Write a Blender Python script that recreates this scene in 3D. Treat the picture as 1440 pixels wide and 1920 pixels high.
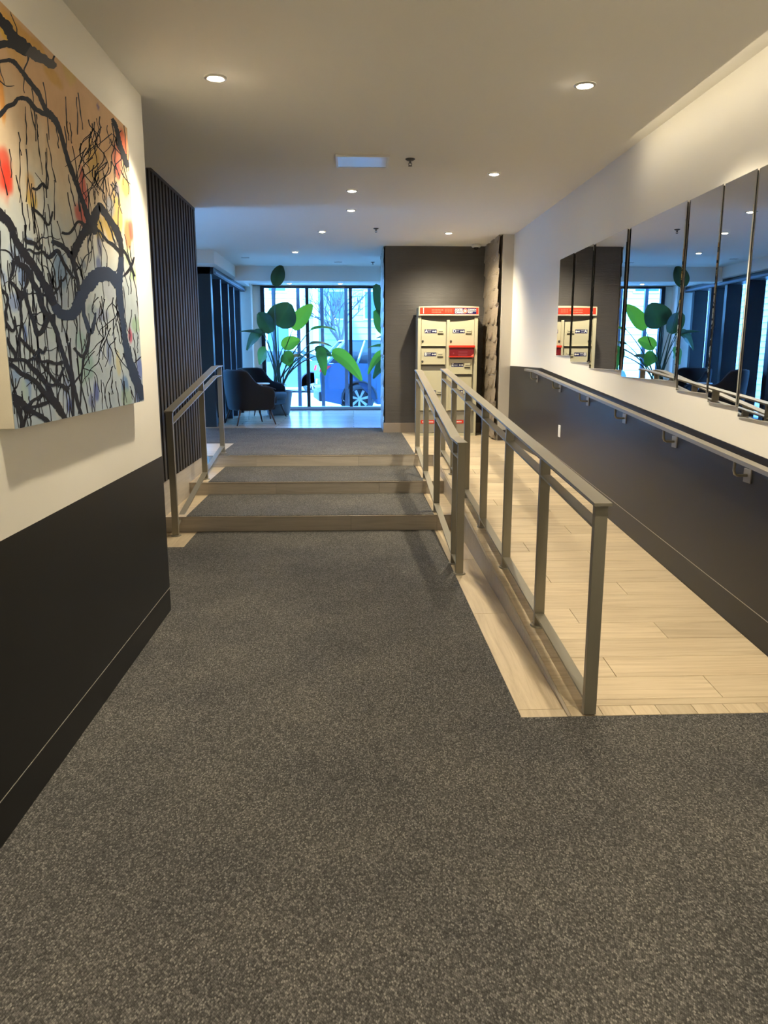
import bpy, bmesh, math, random
from mathutils import Vector, Matrix, noise

for o in list(bpy.data.objects):
    bpy.data.objects.remove(o, do_unlink=True)
scene = bpy.context.scene
COL = scene.collection
PI = math.pi
random.seed(7)

# ------------------------------------------------------------------ camera
H = 1.5
FPX = 1442.0
YAW = math.radians(2.25)      # to the right of the corridor axis
PIT = math.radians(-11.55)
cd = bpy.data.cameras.new('camera')
cam = bpy.data.objects.new('camera', cd)
COL.objects.link(cam)
cam.location = (0, 0, H)
cam.rotation_euler = (PI / 2 + PIT, 0, -YAW)
cd.sensor_fit = 'VERTICAL'
cd.sensor_height = 36.0
cd.lens = 36.0 * FPX / 1920.0
cd.clip_start = 0.05
cd.clip_end = 300
scene.camera = cam

# ------------------------------------------------------------------ world, sun, exposure
SKY = (0.12, 0.42, 1.0)
SKY_STRENGTH = 10.0
world = bpy.data.worlds.new('world')
scene.world = world
world.use_nodes = True
bgn = world.node_tree.nodes['Background']
bgn.inputs[0].default_value = (*SKY, 1)
bgn.inputs[1].default_value = SKY_STRENGTH
sd = bpy.data.lights.new('sun', 'SUN')
sd.energy = 8.0
sd.color = (0.36, 0.75, 1.0)
sd.angle = math.radians(2)
sun = bpy.data.objects.new('sun', sd)
COL.objects.link(sun)
sun.rotation_euler = (math.radians(46), 0, math.radians(-20))
vs = scene.view_settings
vs.view_transform = 'Standard'
vs.look = 'None'
vs.gamma = 1.0
vs.use_curve_mapping = False
vs.exposure = 1.36
LAMP = (1.0, 0.87, 0.63)      # warm white of the recessed lamps
LAMP_W = 34.0


def portal(name, loc, rot, sx, sy):
    d = bpy.data.lights.new(name, 'AREA')
    d.shape = 'RECTANGLE'
    d.size, d.size_y = sx, sy
    d.cycles.is_portal = True
    o = bpy.data.objects.new(name, d)
    COL.objects.link(o)
    o.location = loc
    o.rotation_euler = rot


portal('window_portal', (-0.05, 15.75, 1.6), (-PI / 2, 0, 0), 3.6, 2.4)
portal('shopfront_portal', (-2.12, 14.0, 1.6), (0, -PI / 2, 0), 2.4, 3.4)

# ------------------------------------------------------------------ pixel helper (a photo pixel at a known depth -> world point)
FW = Vector((math.sin(YAW) * math.cos(PIT), math.cos(YAW) * math.cos(PIT), math.sin(PIT)))
RT = Vector((math.cos(YAW), -math.sin(YAW), 0))
UP = RT.cross(FW)


def at(px, py, Y):
    d = FW + RT * ((px - 720) / FPX) - UP * ((py - 960) / FPX)
    return Vector((0, 0, H)) + d * (Y / d.y)


def atX(px, py, X):
    d = FW + RT * ((px - 720) / FPX) - UP * ((py - 960) / FPX)
    return Vector((0, 0, H)) + d * (X / d.x)


# ------------------------------------------------------------------ materials
def lin(c):
    return tuple((v / 255 / 12.92) if v / 255 <= 0.04045 else ((v / 255 + 0.055) / 1.055) ** 2.4 for v in c)


MATS = {}


def mat(name, rgb=None, rough=0.5, metal=0.0, spec=0.5, linear=None, emit=None, emit_s=0.0, bump=None, coat=0.0):
    if name in MATS:
        return MATS[name]
    m = bpy.data.materials.new(name)
    m.use_nodes = True
    nt = m.node_tree
    b = nt.nodes['Principled BSDF']
    c = linear if linear else lin(rgb)
    b.inputs['Base Color'].default_value = (*c, 1)
    b.inputs['Roughness'].default_value = rough
    b.inputs['Metallic'].default_value = metal
    b.inputs['Specular IOR Level'].default_value = spec
    b.inputs['Coat Weight'].default_value = coat
    if emit:
        b.inputs['Emission Color'].default_value = (*emit, 1)
        b.inputs['Emission Strength'].default_value = emit_s
    if bump:
        sc, st = bump
        tc = nt.nodes.new('ShaderNodeTexCoord')
        n = nt.nodes.new('ShaderNodeTexNoise')
        n.inputs['Scale'].default_value = sc
        n.inputs['Detail'].default_value = 4
        bp = nt.nodes.new('ShaderNodeBump')
        bp.inputs['Strength'].default_value = st
        bp.inputs['Distance'].default_value = 0.004
        nt.links.new(tc.outputs['Object'], n.inputs['Vector'])
        nt.links.new(n.outputs['Fac'], bp.inputs['Height'])
        nt.links.new(bp.outputs['Normal'], b.inputs['Normal'])
    MATS[name] = m
    return m


def N(nt, typ, **kw):
    n = nt.nodes.new(typ)
    for k, v in kw.items():
        if k in n.inputs.keys():
            n.inputs[k].default_value = v
        else:
            setattr(n, k, v)
    return n


def ramp_node(nt, stops):
    r = nt.nodes.new('ShaderNodeValToRGB')
    e = r.color_ramp.elements
    e[0].position, e[0].color = stops[0][0], (*stops[0][1], 1)
    e[1].position, e[1].color = stops[1][0], (*stops[1][1], 1)
    for p, c in stops[2:]:
        x = e.new(p)
        x.color = (*c, 1)
    return r


def carpet_mat():
    m = bpy.data.materials.new('carpet_loop')
    m.use_nodes = True
    nt = m.node_tree
    b = nt.nodes['Principled BSDF']
    b.inputs['Roughness'].default_value = 0.95
    b.inputs['Specular IOR Level'].default_value = 0.1
    geo = N(nt, 'ShaderNodeNewGeometry')
    mp = N(nt, 'ShaderNodeMapping')
    mp.inputs['Rotation'].default_value = (0, 0, 0.6)
    mp.inputs['Scale'].default_value = (1.0, 0.62, 1.0)
    nt.links.new(geo.outputs['Position'], mp.inputs['Vector'])
    v = N(nt, 'ShaderNodeTexVoronoi')
    v.inputs['Scale'].default_value = 230
    v.inputs['Randomness'].default_value = 0.5
    nt.links.new(mp.outputs['Vector'], v.inputs['Vector'])
    sep = N(nt, 'ShaderNodeSeparateColor')
    nt.links.new(v.outputs['Color'], sep.inputs['Color'])
    cr = ramp_node(nt, [(0.0, lin((70, 69, 68))), (0.45, lin((90, 89, 88))), (0.8, lin((109, 107, 105))), (1.0, lin((136, 134, 130)))])
    nt.links.new(sep.outputs['Red'], cr.inputs['Fac'])
    # dark between loops
    dr = ramp_node(nt, [(0.25, (1, 1, 1)), (0.85, (0.4, 0.4, 0.4))])
    nt.links.new(v.outputs['Distance'], dr.inputs['Fac'])
    mx = N(nt, 'ShaderNodeMix', data_type='RGBA', blend_type='MULTIPLY')
    mx.inputs[0].default_value = 1.0
    nt.links.new(cr.outputs['Color'], mx.inputs[6])
    nt.links.new(dr.outputs['Color'], mx.inputs[7])
    # broad wear
    n2 = N(nt, 'ShaderNodeTexNoise')
    n2.inputs['Scale'].default_value = 2.2
    n2.inputs['Detail'].default_value = 3
    nt.links.new(geo.outputs['Position'], n2.inputs['Vector'])
    wr = ramp_node(nt, [(0.3, (0.84, 0.84, 0.85)), (0.7, (1.12, 1.1, 1.06))])
    nt.links.new(n2.outputs['Fac'], wr.inputs['Fac'])
    m2 = N(nt, 'ShaderNodeMix', data_type='RGBA', blend_type='MULTIPLY')
    m2.inputs[0].default_value = 1.0
    nt.links.new(mx.outputs[2], m2.inputs[6])
    nt.links.new(wr.outputs['Color'], m2.inputs[7])
    nt.links.new(m2.outputs[2], b.inputs['Base Color'])
    inv = N(nt, 'ShaderNodeMath', operation='SUBTRACT')
    inv.inputs[0].default_value = 1.0
    nt.links.new(v.outputs['Distance'], inv.inputs[1])
    bp = N(nt, 'ShaderNodeBump')
    bp.inputs['Strength'].default_value = 0.7
    bp.inputs['Distance'].default_value = 0.004
    nt.links.new(inv.outputs[0], bp.inputs['Height'])
    nt.links.new(bp.outputs['Normal'], b.inputs['Normal'])
    MATS['carpet'] = m
    return m


def wood_mat(name, axis, tint=1.0, rough=0.42, pal=((0.37, 0.285, 0.185), (0.51, 0.41, 0.275), (0.60, 0.50, 0.35))):
    """oak-look porcelain plank; grain runs along axis; each object gets its own shade"""
    m = bpy.data.materials.new(name)
    m.use_nodes = True
    nt = m.node_tree
    b = nt.nodes['Principled BSDF']
    b.inputs['Roughness'].default_value = rough
    geo = N(nt, 'ShaderNodeNewGeometry')
    oi = N(nt, 'ShaderNodeObjectInfo')
    off = N(nt, 'ShaderNodeVectorMath', operation='ADD')
    nt.links.new(geo.outputs['Position'], off.inputs[0])
    sc = N(nt, 'ShaderNodeMath', operation='MULTIPLY')
    sc.inputs[1].default_value = 13.0
    nt.links.new(oi.outputs['Random'], sc.inputs[0])
    cmb = N(nt, 'ShaderNodeCombineXYZ')
    for i in range(3):
        nt.links.new(sc.outputs[0], cmb.inputs[i])
    nt.links.new(cmb.outputs[0], off.inputs[1])
    mp = N(nt, 'ShaderNodeMapping')
    s = [26, 26, 26]
    s['XYZ'.index(axis)] = 1.6
    mp.inputs['Scale'].default_value = s
    nt.links.new(off.outputs[0], mp.inputs['Vector'])
    n = N(nt, 'ShaderNodeTexNoise')
    n.inputs['Scale'].default_value = 1.0
    n.inputs['Detail'].default_value = 6
    n.inputs['Roughness'].default_value = 0.65
    n.inputs['Distortion'].default_value = 0.8
    nt.links.new(mp.outputs['Vector'], n.inputs['Vector'])
    t = tint
    cr = ramp_node(nt, [(0.25, tuple(x * t for x in pal[0])), (0.5, tuple(x * t for x in pal[1])),
                        (0.75, tuple(x * t for x in pal[2]))])
    nt.links.new(n.outputs['Fac'], cr.inputs['Fac'])
    vr = N(nt, 'ShaderNodeMapRange')
    vr.inputs['To Min'].default_value = 0.86
    vr.inputs['To Max'].default_value = 1.08
    nt.links.new(oi.outputs['Random'], vr.inputs['Value'])
    mx = N(nt, 'ShaderNodeMix', data_type='RGBA', blend_type='MULTIPLY')
    mx.inputs[0].default_value = 1.0
    nt.links.new(cr.outputs['Color'], mx.inputs[6])
    nt.links.new(vr.outputs['Result'], mx.inputs[7])
    nt.links.new(mx.outputs[2], b.inputs['Base Color'])
    bp = N(nt, 'ShaderNodeBump')
    bp.inputs['Strength'].default_value = 0.15
    bp.inputs['Distance'].default_value = 0.002
    nt.links.new(n.outputs['Fac'], bp.inputs['Height'])
    nt.links.new(bp.outputs['Normal'], b.inputs['Normal'])
    MATS[name] = m
    return m


def far_floor_mat():
    m = bpy.data.materials.new('far_wood_floor')
    m.use_nodes = True
    nt = m.node_tree
    b = nt.nodes['Principled BSDF']
    b.inputs['Roughness'].default_value = 0.22
    geo = N(nt, 'ShaderNodeNewGeometry')
    br = N(nt, 'ShaderNodeTexBrick')
    br.inputs['Color1'].default_value = (0.50, 0.40, 0.29, 1)
    br.inputs['Color2'].default_value = (0.43, 0.34, 0.25, 1)
    br.inputs['Mortar'].default_value = (0.2, 0.16, 0.12, 1)
    br.inputs['Scale'].default_value = 1.0
    br.inputs['Mortar Size'].default_value = 0.004
    br.inputs['Brick Width'].default_value = 1.22
    br.inputs['Row Height'].default_value = 0.205
    nt.links.new(geo.outputs['Position'], br.inputs['Vector'])
    nt.links.new(br.outputs['Color'], b.inputs['Base Color'])
    MATS['far_floor'] = m
    return m


def glass_mat(name='window_glass', tint=(0.92, 0.97, 1.0)):
    m = bpy.data.materials.new(name)
    m.use_nodes = True
    nt = m.node_tree
    for n in list(nt.nodes):
        nt.nodes.remove(n)
    out = N(nt, 'ShaderNodeOutputMaterial')
    tr = N(nt, 'ShaderNodeBsdfTransparent')
    tr.inputs['Color'].default_value = (*tint, 1)
    gl = N(nt, 'ShaderNodeBsdfGlossy')
    gl.inputs['Roughness'].default_value = 0.01
    lw = N(nt, 'ShaderNodeLayerWeight')
    lw.inputs['Blend'].default_value = 0.5
    pw = N(nt, 'ShaderNodeMath', operation='POWER')
    pw.inputs[1].default_value = 5.0
    nt.links.new(lw.outputs['Facing'], pw.inputs[0])
    fr = N(nt, 'ShaderNodeMath', operation='MULTIPLY_ADD')
    fr.inputs[1].default_value = 0.92
    fr.inputs[2].default_value = 0.03
    nt.links.new(pw.outputs[0], fr.inputs[0])
    mx = N(nt, 'ShaderNodeMixShader')
    nt.links.new(fr.outputs[0], mx.inputs[0])
    nt.links.new(tr.outputs[0], mx.inputs[1])
    nt.links.new(gl.outputs[0], mx.inputs[2])
    nt.links.new(mx.outputs[0], out.inputs['Surface'])
    MATS[name] = m
    return m


def leaf_mat(name, c, trans, trc):
    m = bpy.data.materials.new(name)
    m.use_nodes = True
    nt = m.node_tree
    out = nt.nodes['Material Output']
    b = nt.nodes['Principled BSDF']
    b.inputs['Base Color'].default_value = (*c, 1)
    b.inputs['Roughness'].default_value = 0.38
    t = N(nt, 'ShaderNodeBsdfTranslucent')
    t.inputs['Color'].default_value = (*trc, 1)
    mx = N(nt, 'ShaderNodeMixShader')
    mx.inputs[0].default_value = trans
    nt.links.new(b.outputs[0], mx.inputs[1])
    nt.links.new(t.outputs[0], mx.inputs[2])
    nt.links.new(mx.outputs[0], out.inputs['Surface'])
    MATS[name] = m
    return m


def relief_mat(name, c, c2, rough=0.42):
    """rippled wall covering: fine horizontal wave ridges over the modelled relief"""
    m = bpy.data.materials.new(name)
    m.use_nodes = True
    nt = m.node_tree
    b = nt.nodes['Principled BSDF']
    b.inputs['Roughness'].default_value = rough
    geo = N(nt, 'ShaderNodeNewGeometry')
    n = N(nt, 'ShaderNodeTexNoise')
    n.inputs['Scale'].default_value = 2.5
    nt.links.new(geo.outputs['Position'], n.inputs['Vector'])
    cr = ramp_node(nt, [(0.3, c), (0.7, c2)])
    nt.links.new(n.outputs['Fac'], cr.inputs['Fac'])
    nt.links.new(cr.outputs['Color'], b.inputs['Base Color'])
    w = N(nt, 'ShaderNodeTexWave', bands_direction='Z')
    w.inputs['Scale'].default_value = 17
    w.inputs['Distortion'].default_value = 3.0
    w.inputs['Detail Scale'].default_value = 0.7
    nt.links.new(geo.outputs['Position'], w.inputs['Vector'])
    bp = N(nt, 'ShaderNodeBump')
    bp.inputs['Strength'].default_value = 0.28
    bp.inputs['Distance'].default_value = 0.006
    nt.links.new(w.outputs['Fac'], bp.inputs['Height'])
    nt.links.new(bp.outputs['Normal'], b.inputs['Normal'])
    MATS[name] = m
    return m


CARPET = carpet_mat()
WOOD_X = wood_mat('oak_tile_across', 'X')
WOOD_Y = wood_mat('oak_tile_along', 'Y')
TAUPE = ((0.36, 0.315, 0.26), (0.45, 0.40, 0.335), (0.52, 0.465, 0.39))
WOOD_R = wood_mat('oak_tile_riser', 'X', 1.0, 0.42, TAUPE)
FARFLOOR = far_floor_mat()
GLASS = glass_mat()
PAINT = mat('off_white_paint', linear=(0.78, 0.75, 0.68), rough=0.62, spec=0.3, bump=(90, 0.05))
PAINT2 = mat('warm_grey_paint', linear=(0.62, 0.58, 0.52), rough=0.6, spec=0.3, bump=(90, 0.05))
CEIL = mat('ceiling_paint', linear=(0.78, 0.76, 0.71), rough=0.8, spec=0.2, bump=(60, 0.04))
BLACK = mat('black_satin_panel', linear=(0.010, 0.010, 0.011), rough=0.36, spec=0.36, bump=(25, 0.02))
RAIL = mat('bronze_grey_metal', linear=(0.29, 0.268, 0.215), rough=0.38, metal=0.55)
RAILW = mat('wall_rail_metal', linear=(0.27, 0.25, 0.215), rough=0.4, metal=0.6)
SLAT = mat('dark_slat', linear=(0.048, 0.043, 0.040), rough=0.62, spec=0.3)
SLATB = mat('slat_backing', linear=(0.006, 0.006, 0.006), rough=0.8)
FRAME = mat('black_window_frame', linear=(0.008, 0.010, 0.016), rough=0.4)
GREYFRAME = mat('grey_aluminium', linear=(0.16, 0.19, 0.26), rough=0.4, metal=0.2)
MIRROR = mat('smoked_mirror', linear=(0.66, 0.68, 0.72), rough=0.005, metal=1.0)
MIRRORB = mat('mirror_backing', linear=(0.02, 0.02, 0.02), rough=0.6)
WHITE = mat('white_plastic', linear=(0.75, 0.75, 0.74), rough=0.4)
CHROME = mat('chrome', linear=(0.7, 0.7, 0.72), rough=0.15, metal=1.0)
GLOW = mat('lamp_glow', linear=(0.9, 0.85, 0.7), emit=(1.0, 0.88, 0.66), emit_s=60.0)
TRIMW = mat('lamp_trim', linear=(0.55, 0.53, 0.50), rough=0.35)
VELVET = mat('charcoal_velvet', linear=(0.009, 0.009, 0.013), rough=0.75, spec=0.3, bump=(300, 0.1))
VELVET.node_tree.nodes['Principled BSDF'].inputs['Sheen Weight'].default_value = 0.22
VELVET.node_tree.nodes['Principled BSDF'].inputs['Sheen Tint'].default_value = (0.3, 0.4, 0.5, 1)
DWOOD = mat('dark_walnut', linear=(0.05, 0.03, 0.02), rough=0.45)
RELIEF_D = relief_mat('dark_relief', (0.068, 0.062, 0.058), (0.084, 0.076, 0.070))
RELIEF_L = relief_mat('bronze_relief', (0.26, 0.21, 0.15), (0.33, 0.27, 0.20), 0.4)
STONE = mat('taupe_tile', linear=(0.26, 0.21, 0.165), rough=0.5, bump=(12, 0.05))
mat('tyre', linear=(0.035, 0.04, 0.05), rough=0.8)
mat('dark_trim', linear=(0.02, 0.02, 0.025), rough=0.5)
GROOVE = mat('groove_shine', linear=(0.30, 0.28, 0.25), rough=0.4)  # pale grey paints the light caught along the panel joints


# ------------------------------------------------------------------ mesh helpers
def link(o, parent=None):
    COL.objects.link(o)
    if parent is not None:
        o.parent = parent
    return o


def finish(bm, name, m, parent=None, smooth=False):
    bmesh.ops.recalc_face_normals(bm, faces=bm.faces)
    me = bpy.data.meshes.new(name)
    bm.to_mesh(me)
    bm.free()
    if m is not None:
        for mm in (m if isinstance(m, (list, tuple)) else [m]):
            me.materials.append(mm)
    if smooth:
        for p in me.polygons:
            p.use_smooth = True
    return link(bpy.data.objects.new(name, me), parent)


def add_box(bm, x0, x1, y0, y1, z0, z1, bevel=0.0):
    vs_ = [bm.verts.new(p) for p in ((x0, y0, z0), (x1, y0, z0), (x1, y1, z0), (x0, y1, z0), (x0, y0, z1), (x1, y0, z1), (x1, y1, z1), (x0, y1, z1))]
    fs = [bm.faces.new([vs_[i] for i in q]) for q in ((3, 2, 1, 0), (4, 5, 6, 7), (0, 1, 5, 4), (1, 2, 6, 5), (2, 3, 7, 6), (3, 0, 4, 7))]
    if bevel > 0:
        es = list({e for f in fs for e in f.edges})
        bmesh.ops.bevel(bm, geom=es, offset=bevel, segments=2, profile=0.6, affect='EDGES')
    return vs_


def box(name, x0, x1, y0, y1, z0, z1, m, parent=None, bevel=0.0):
    bm = bmesh.new()
    add_box(bm, x0, x1, y0, y1, z0, z1, bevel)
    return finish(bm, name, m, parent)


def add_hex(bm, c8):
    v = [bm.verts.new(p) for p in c8]
    for q in ((3, 2, 1, 0), (4, 5, 6, 7), (0, 1, 5, 4), (1, 2, 6, 5), (2, 3, 7, 6), (3, 0, 4, 7)):
        bm.faces.new([v[i] for i in q])


def add_bar(bm, p, q, w, t):
    """flat bar between two points in a plane of constant X: w across X, t thick in Z"""
    p, q = Vector(p), Vector(q)
    c = []
    for zz in (-t, 0):
        for (pt, sx) in ((p, -1), (p, 1), (q, 1), (q, -1)):
            c.append((pt.x + sx * w / 2, pt.y, pt.z + zz))
    add_hex(bm, c)


def add_cyl(bm, p, q, r0, r1=None, seg=12, caps=True):
    p, q = Vector(p), Vector(q)
    r1 = r0 if r1 is None else r1
    d = (q - p).normalized()
    a = d.orthogonal().normalized()
    b = d.cross(a)
    ra = [bm.verts.new(p + (a * math.cos(2 * PI * i / seg) + b * math.sin(2 * PI * i / seg)) * r0) for i in range(seg)]
    rb = [bm.verts.new(q + (a * math.cos(2 * PI * i / seg) + b * math.sin(2 * PI * i / seg)) * r1) for i in range(seg)]
    for i in range(seg):
        j = (i + 1) % seg
        bm.faces.new((ra[i], ra[j], rb[j], rb[i]))
    if caps:
        bm.faces.new(ra[::-1])
        bm.faces.new(rb)


def add_tube(bm, pts, radii, seg=8):
    pts = [Vector(p) for p in pts]
    rings = []
    prev = None
    for i, p in enumerate(pts):
        d = (pts[min(i + 1, len(pts) - 1)] - pts[max(i - 1, 0)]).normalized()
        a = (prev - d * prev.dot(d)).normalized() if prev is not None and (prev - d * prev.dot(d)).length > 1e-4 else d.orthogonal().normalized()
        prev = a
        b = d.cross(a)
        r = radii[i] if isinstance(radii, (list, tuple)) else radii
        rings.append([bm.verts.new(p + (a * math.cos(2 * PI * k / seg) + b * math.sin(2 * PI * k / seg)) * r) for k in range(seg)])
    for i in range(len(rings) - 1):
        for k in range(seg):
            j = (k + 1) % seg
            bm.faces.new((rings[i][k], rings[i][j], rings[i + 1][j], rings[i + 1][k]))
    bm.faces.new(rings[0][::-1])
    bm.faces.new(rings[-1])


def add_lathe(bm, prof, seg=24, c=(0, 0, 0)):
    rings = []
    for r, z in prof:
        rings.append([bm.verts.new((c[0] + r * math.cos(2 * PI * k / seg), c[1] + r * math.sin(2 * PI * k / seg), c[2] + z)) for k in range(seg)])
    for i in range(len(rings) - 1):
        for k in range(seg):
            j = (k + 1) % seg
            bm.faces.new((rings[i][k], rings[i][j], rings[i + 1][j], rings[i + 1][k]))
    bm.faces.new(rings[0][::-1])
    bm.faces.new(rings[-1])


def add_prism(bm, poly, axis, a0, a1):
    """extrude a 2D polygon along an axis ('X': poly in YZ, 'Y': poly in XZ, 'Z': poly in XY)"""
    def P(u, v, a):
        return (a, u, v) if axis == 'X' else ((u, a, v) if axis == 'Y' else (u, v, a))
    A = [bm.verts.new(P(u, v, a0)) for u, v in poly]
    B = [bm.verts.new(P(u, v, a1)) for u, v in poly]
    n = len(poly)
    for i in range(n):
        j = (i + 1) % n
        bm.faces.new((A[i], A[j], B[j], B[i]))
    bm.faces.new(A[::-1])
    bm.faces.new(B)


def empty(name, loc=(0, 0, 0), rz=0.0):
    o = bpy.data.objects.new(name, None)
    o.location = loc
    o.rotation_euler = (0, 0, rz)
    o.empty_display_size = 0.1
    COL.objects.link(o)
    return o


def tag(o, label, cat, group=None):
    o['label'] = label
    o['category'] = cat
    if group:
        o['group'] = group
    return o


def struct(o, label=None):
    o['kind'] = 'structure'
    if label:
        o['label'] = label
    return o


def copy_tree(o, parent=None):
    c = o.copy()
    link(c, parent)
    for ch in list(o.children):
        copy_tree(ch, c)
    return c


def text(body, size, loc, m, parent, name='lettering', align='LEFT', rot=(PI / 2, 0, 0), bold=0.0):
    cu = bpy.data.curves.new(name, 'FONT')
    cu.body = body
    cu.size = size
    cu.align_x = align
    cu.align_y = 'CENTER'
    cu.extrude = 0.0008
    cu.offset = bold
    cu.materials.append(m)
    tmp = bpy.data.objects.new('tmp_text', cu)
    COL.objects.link(tmp)
    bpy.context.view_layer.update()
    me = bpy.data.meshes.new_from_object(tmp.evaluated_get(bpy.context.evaluated_depsgraph_get()))
    bpy.data.objects.remove(tmp, do_unlink=True)
    bpy.data.curves.remove(cu)
    me.name = name
    o = bpy.data.objects.new(name, me)
    o.location = loc
    o.rotation_euler = rot
    return link(o, parent)


# ================================================================== THE ROOM SHELL
XL, XR = -1.105, 2.04           # left and right wall planes
Z1, Z2, ZU = 0.133, 0.26, 0.388  # tread heights and upper floor
ST1, ST2, ST3 = 6.545, 7.603, 8.674
C1, C2 = 2.835, 2.985           # ceilings
XRAMP = 0.90
RY0, RK = 2.985, 0.0707
RY1 = RY0 + ZU / RK


def rampz(y):
    return min(max(0.0, (y - RY0) * RK), ZU)


# lower floor: a slab with the carpet on it
fl = struct(box('floor', -1.9, 2.3, -3.2, 6.7, -0.25, -0.008, mat('screed', linear=(0.15, 0.14, 0.13), rough=0.9)), 'dark grey loop carpet over the lower floor with oak tile borders')
for (x0, x1, y0, y1) in ((XL, XR, -3.0, 2.0), (XL, XR, 2.0009, 2.983), (XL, 0.697, 2.9831, 4.45), (-1.66, 0.697, 4.4501, 6.0), (-1.36, 0.697, 6.0001, 6.545)):
    box('carpet', x0, x1, y0, y1, -0.008, 0.0, CARPET, fl)
# oak tiles between carpet and ramp, and the corner patch under the left stair post
yy = [2.985, 3.06, 4.32, 5.55, 6.545]
for a, b in zip(yy[:-1], yy[1:]):
    box('tile', 0.70, 0.8985, a + 0.0015, b - 0.0015, -0.012, -0.003, WOOD_Y, fl, 0.001)
box('tile', -1.66, -1.363, 6.003, 6.543, -0.012, -0.003, WOOD_Y, fl, 0.001)

# upper floor
uf = struct(box('floor_upper', -4.2, 2.3, ST3 + 0.25, 16.1, 0.1, ZU - 0.012, mat('screed')), 'pale oak tiled upper lobby floor with grey carpet runner')
box('carpet', -1.53, 0.694, ST3 + 0.012, 11.19, ZU - 0.012, ZU + 0.004, CARPET, uf)
box('carpet', -1.53, 0.44, 11.19, 11.97, ZU - 0.012, ZU + 0.004, CARPET, uf)
box('carpet', -3.3, -1.531, 9.93, 11.97, ZU - 0.012, ZU + 0.004, CARPET, uf)
box('far_floor', -4.2, 2.2, 11.973, 16.0, ZU - 0.012, ZU, FARFLOOR, uf)
rows = int((11.3 - RY1) / 0.205) + 1
for r in range(rows):
    y0 = RY1 + 0.004 + 0.205 * r
    y1 = y0 + 0.203
    js = [0.697, 1.63 - 0.41 * (r % 3), 2.04] if r % 3 < 2 else [0.697, 2.04]
    if y0 < ST3:
        js = [XRAMP] + js[1:]
    for a, b in zip(js[:-1], js[1:]):
        box('tile', a + 0.001, b - 0.001, y0, y1, ZU - 0.011, ZU, WOOD_X, uf, 0.001)
for r in range(6):
    y0 = ST3 + 0.012 + 0.205 * r
    box('tile', -2.9, -2.2, y0, y0 + 0.203, ZU - 0.011, ZU, WOOD_X, uf, 0.001)
    box('tile', -2.198, -1.532, y0, y0 + 0.203, ZU - 0.011, ZU, WOOD_X, uf, 0.001)

# ---- stairs
stairs = empty('stairs', (0, ST1, 0))
struct(stairs, 'three wide low steps faced in oak tile with grey carpet treads')
SP = -ST1


def sbox(name, x0, x1, y0, y1, z0, z1, m, bevel=0.0):
    return box(name, x0, x1, y0 + SP, y1 + SP, z0, z1, m, stairs, bevel)


SXL, SXR = -1.64, XRAMP - 0.001
steps = [(ST1, ST2, Z1), (ST2, ST3, Z2)]
zprev = 0.0
for i, (ya, z) in enumerate(((ST1, Z1), (ST2, Z2), (ST3, ZU))):
    yb = (ST2, ST3, ST3 + 0.25)[i]
    sbox('step_core', SXL, SXR, ya + 0.011, yb + 0.02, zprev - 0.1, z - 0.012, mat('screed'))
    cuts = [SXL, -0.03, 0.72, SXR] if i == 0 else ([SXL, -0.78, 0.25, SXR] if i == 1 else [SXL, -1.1, 0.05, SXR])
    for a, b in zip(cuts[:-1], cuts[1:]):
        sbox('riser_tile', a + 0.001, b - 0.001, ya, ya + 0.010, zprev - 0.003, z - 0.009, WOOD_R, 0.001)
    sbox('nosing', SXL, SXR, ya - 0.003, ya + 0.016, z - 0.009, z - 0.0015, mat('nosing_trim', linear=(0.36, 0.31, 0.25), rough=0.4))
    if i < 2:
        sbox('tread_tile', SXL, -1.452, ya + 0.016, yb, z - 0.011, z - 0.003, WOOD_X, 0.001)
        sbox('tread_tile', 0.697, SXR, ya + 0.016, yb, z - 0.011, z - 0.003, WOOD_X, 0.001)
        sbox('tread_carpet', -1.45, 0.695, ya + 0.012, yb, z - 0.012, z + 0.004, CARPET, 0.003)
    else:
        sbox('tread_tile', 0.697, SXR, ya + 0.016, ya + 0.045, z - 0.011, z - 0.0005, WOOD_X, 0.001)
    zprev = z

# ---- ramp
rampo = empty('ramp', (XRAMP, RY0, 0))
struct(rampo, 'sloping oak tiled ramp beside the stairs along the right wall')
RO = Vector((-XRAMP, -RY0, 0))


def rpt(x, y, dz):
    return (x - XRAMP, y - RY0, rampz(y) + dz)


bm = bmesh.new()
add_prism(bm, [(0, -0.2), (RY1 - RY0 + 0.02, -0.2), (RY1 - RY0 + 0.02, ZU - 0.012), (RY1 - RY0, ZU - 0.012), (0.15, 0.15 * RK - 0.012), (0, -0.012)], 'X', 0.012, XR - XRAMP)
finish(bm, 'ramp_core', mat('screed'), rampo)
# tiled flank of the ramp, in lengths
fc = [RY0 + 0.02, 3.7, 4.72, 5.75, 6.77, 7.8, RY1]
for a, b in zip(fc[:-1], fc[1:]):
    bm = bmesh.new()
    add_prism(bm, [(a - RY0 + 0.001, -0.02), (b - RY0 - 0.001, -0.02), (b - RY0 - 0.001, rampz(b) - 0.006), (a - RY0 + 0.001, rampz(a) - 0.006)], 'X', 0.0, 0.011)
    finish(bm, 'flank_tile', WOOD_R, rampo)
bm = bmesh.new()
add_prism(bm, [(0, -0.006), (RY1 - RY0, ZU - 0.006), (RY1 - RY0, ZU + 0.002), (0, 0.002)], 'X', -0.003, 0.010)
finish(bm, 'edge_trim', mat('nosing_trim'), rampo)


box('flank_tile', 0.0, 0.011, RY1 - RY0 + 0.001, ST3 - RY0 + 0.02, 0.2, ZU - 0.006, WOOD_R, rampo)


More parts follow.
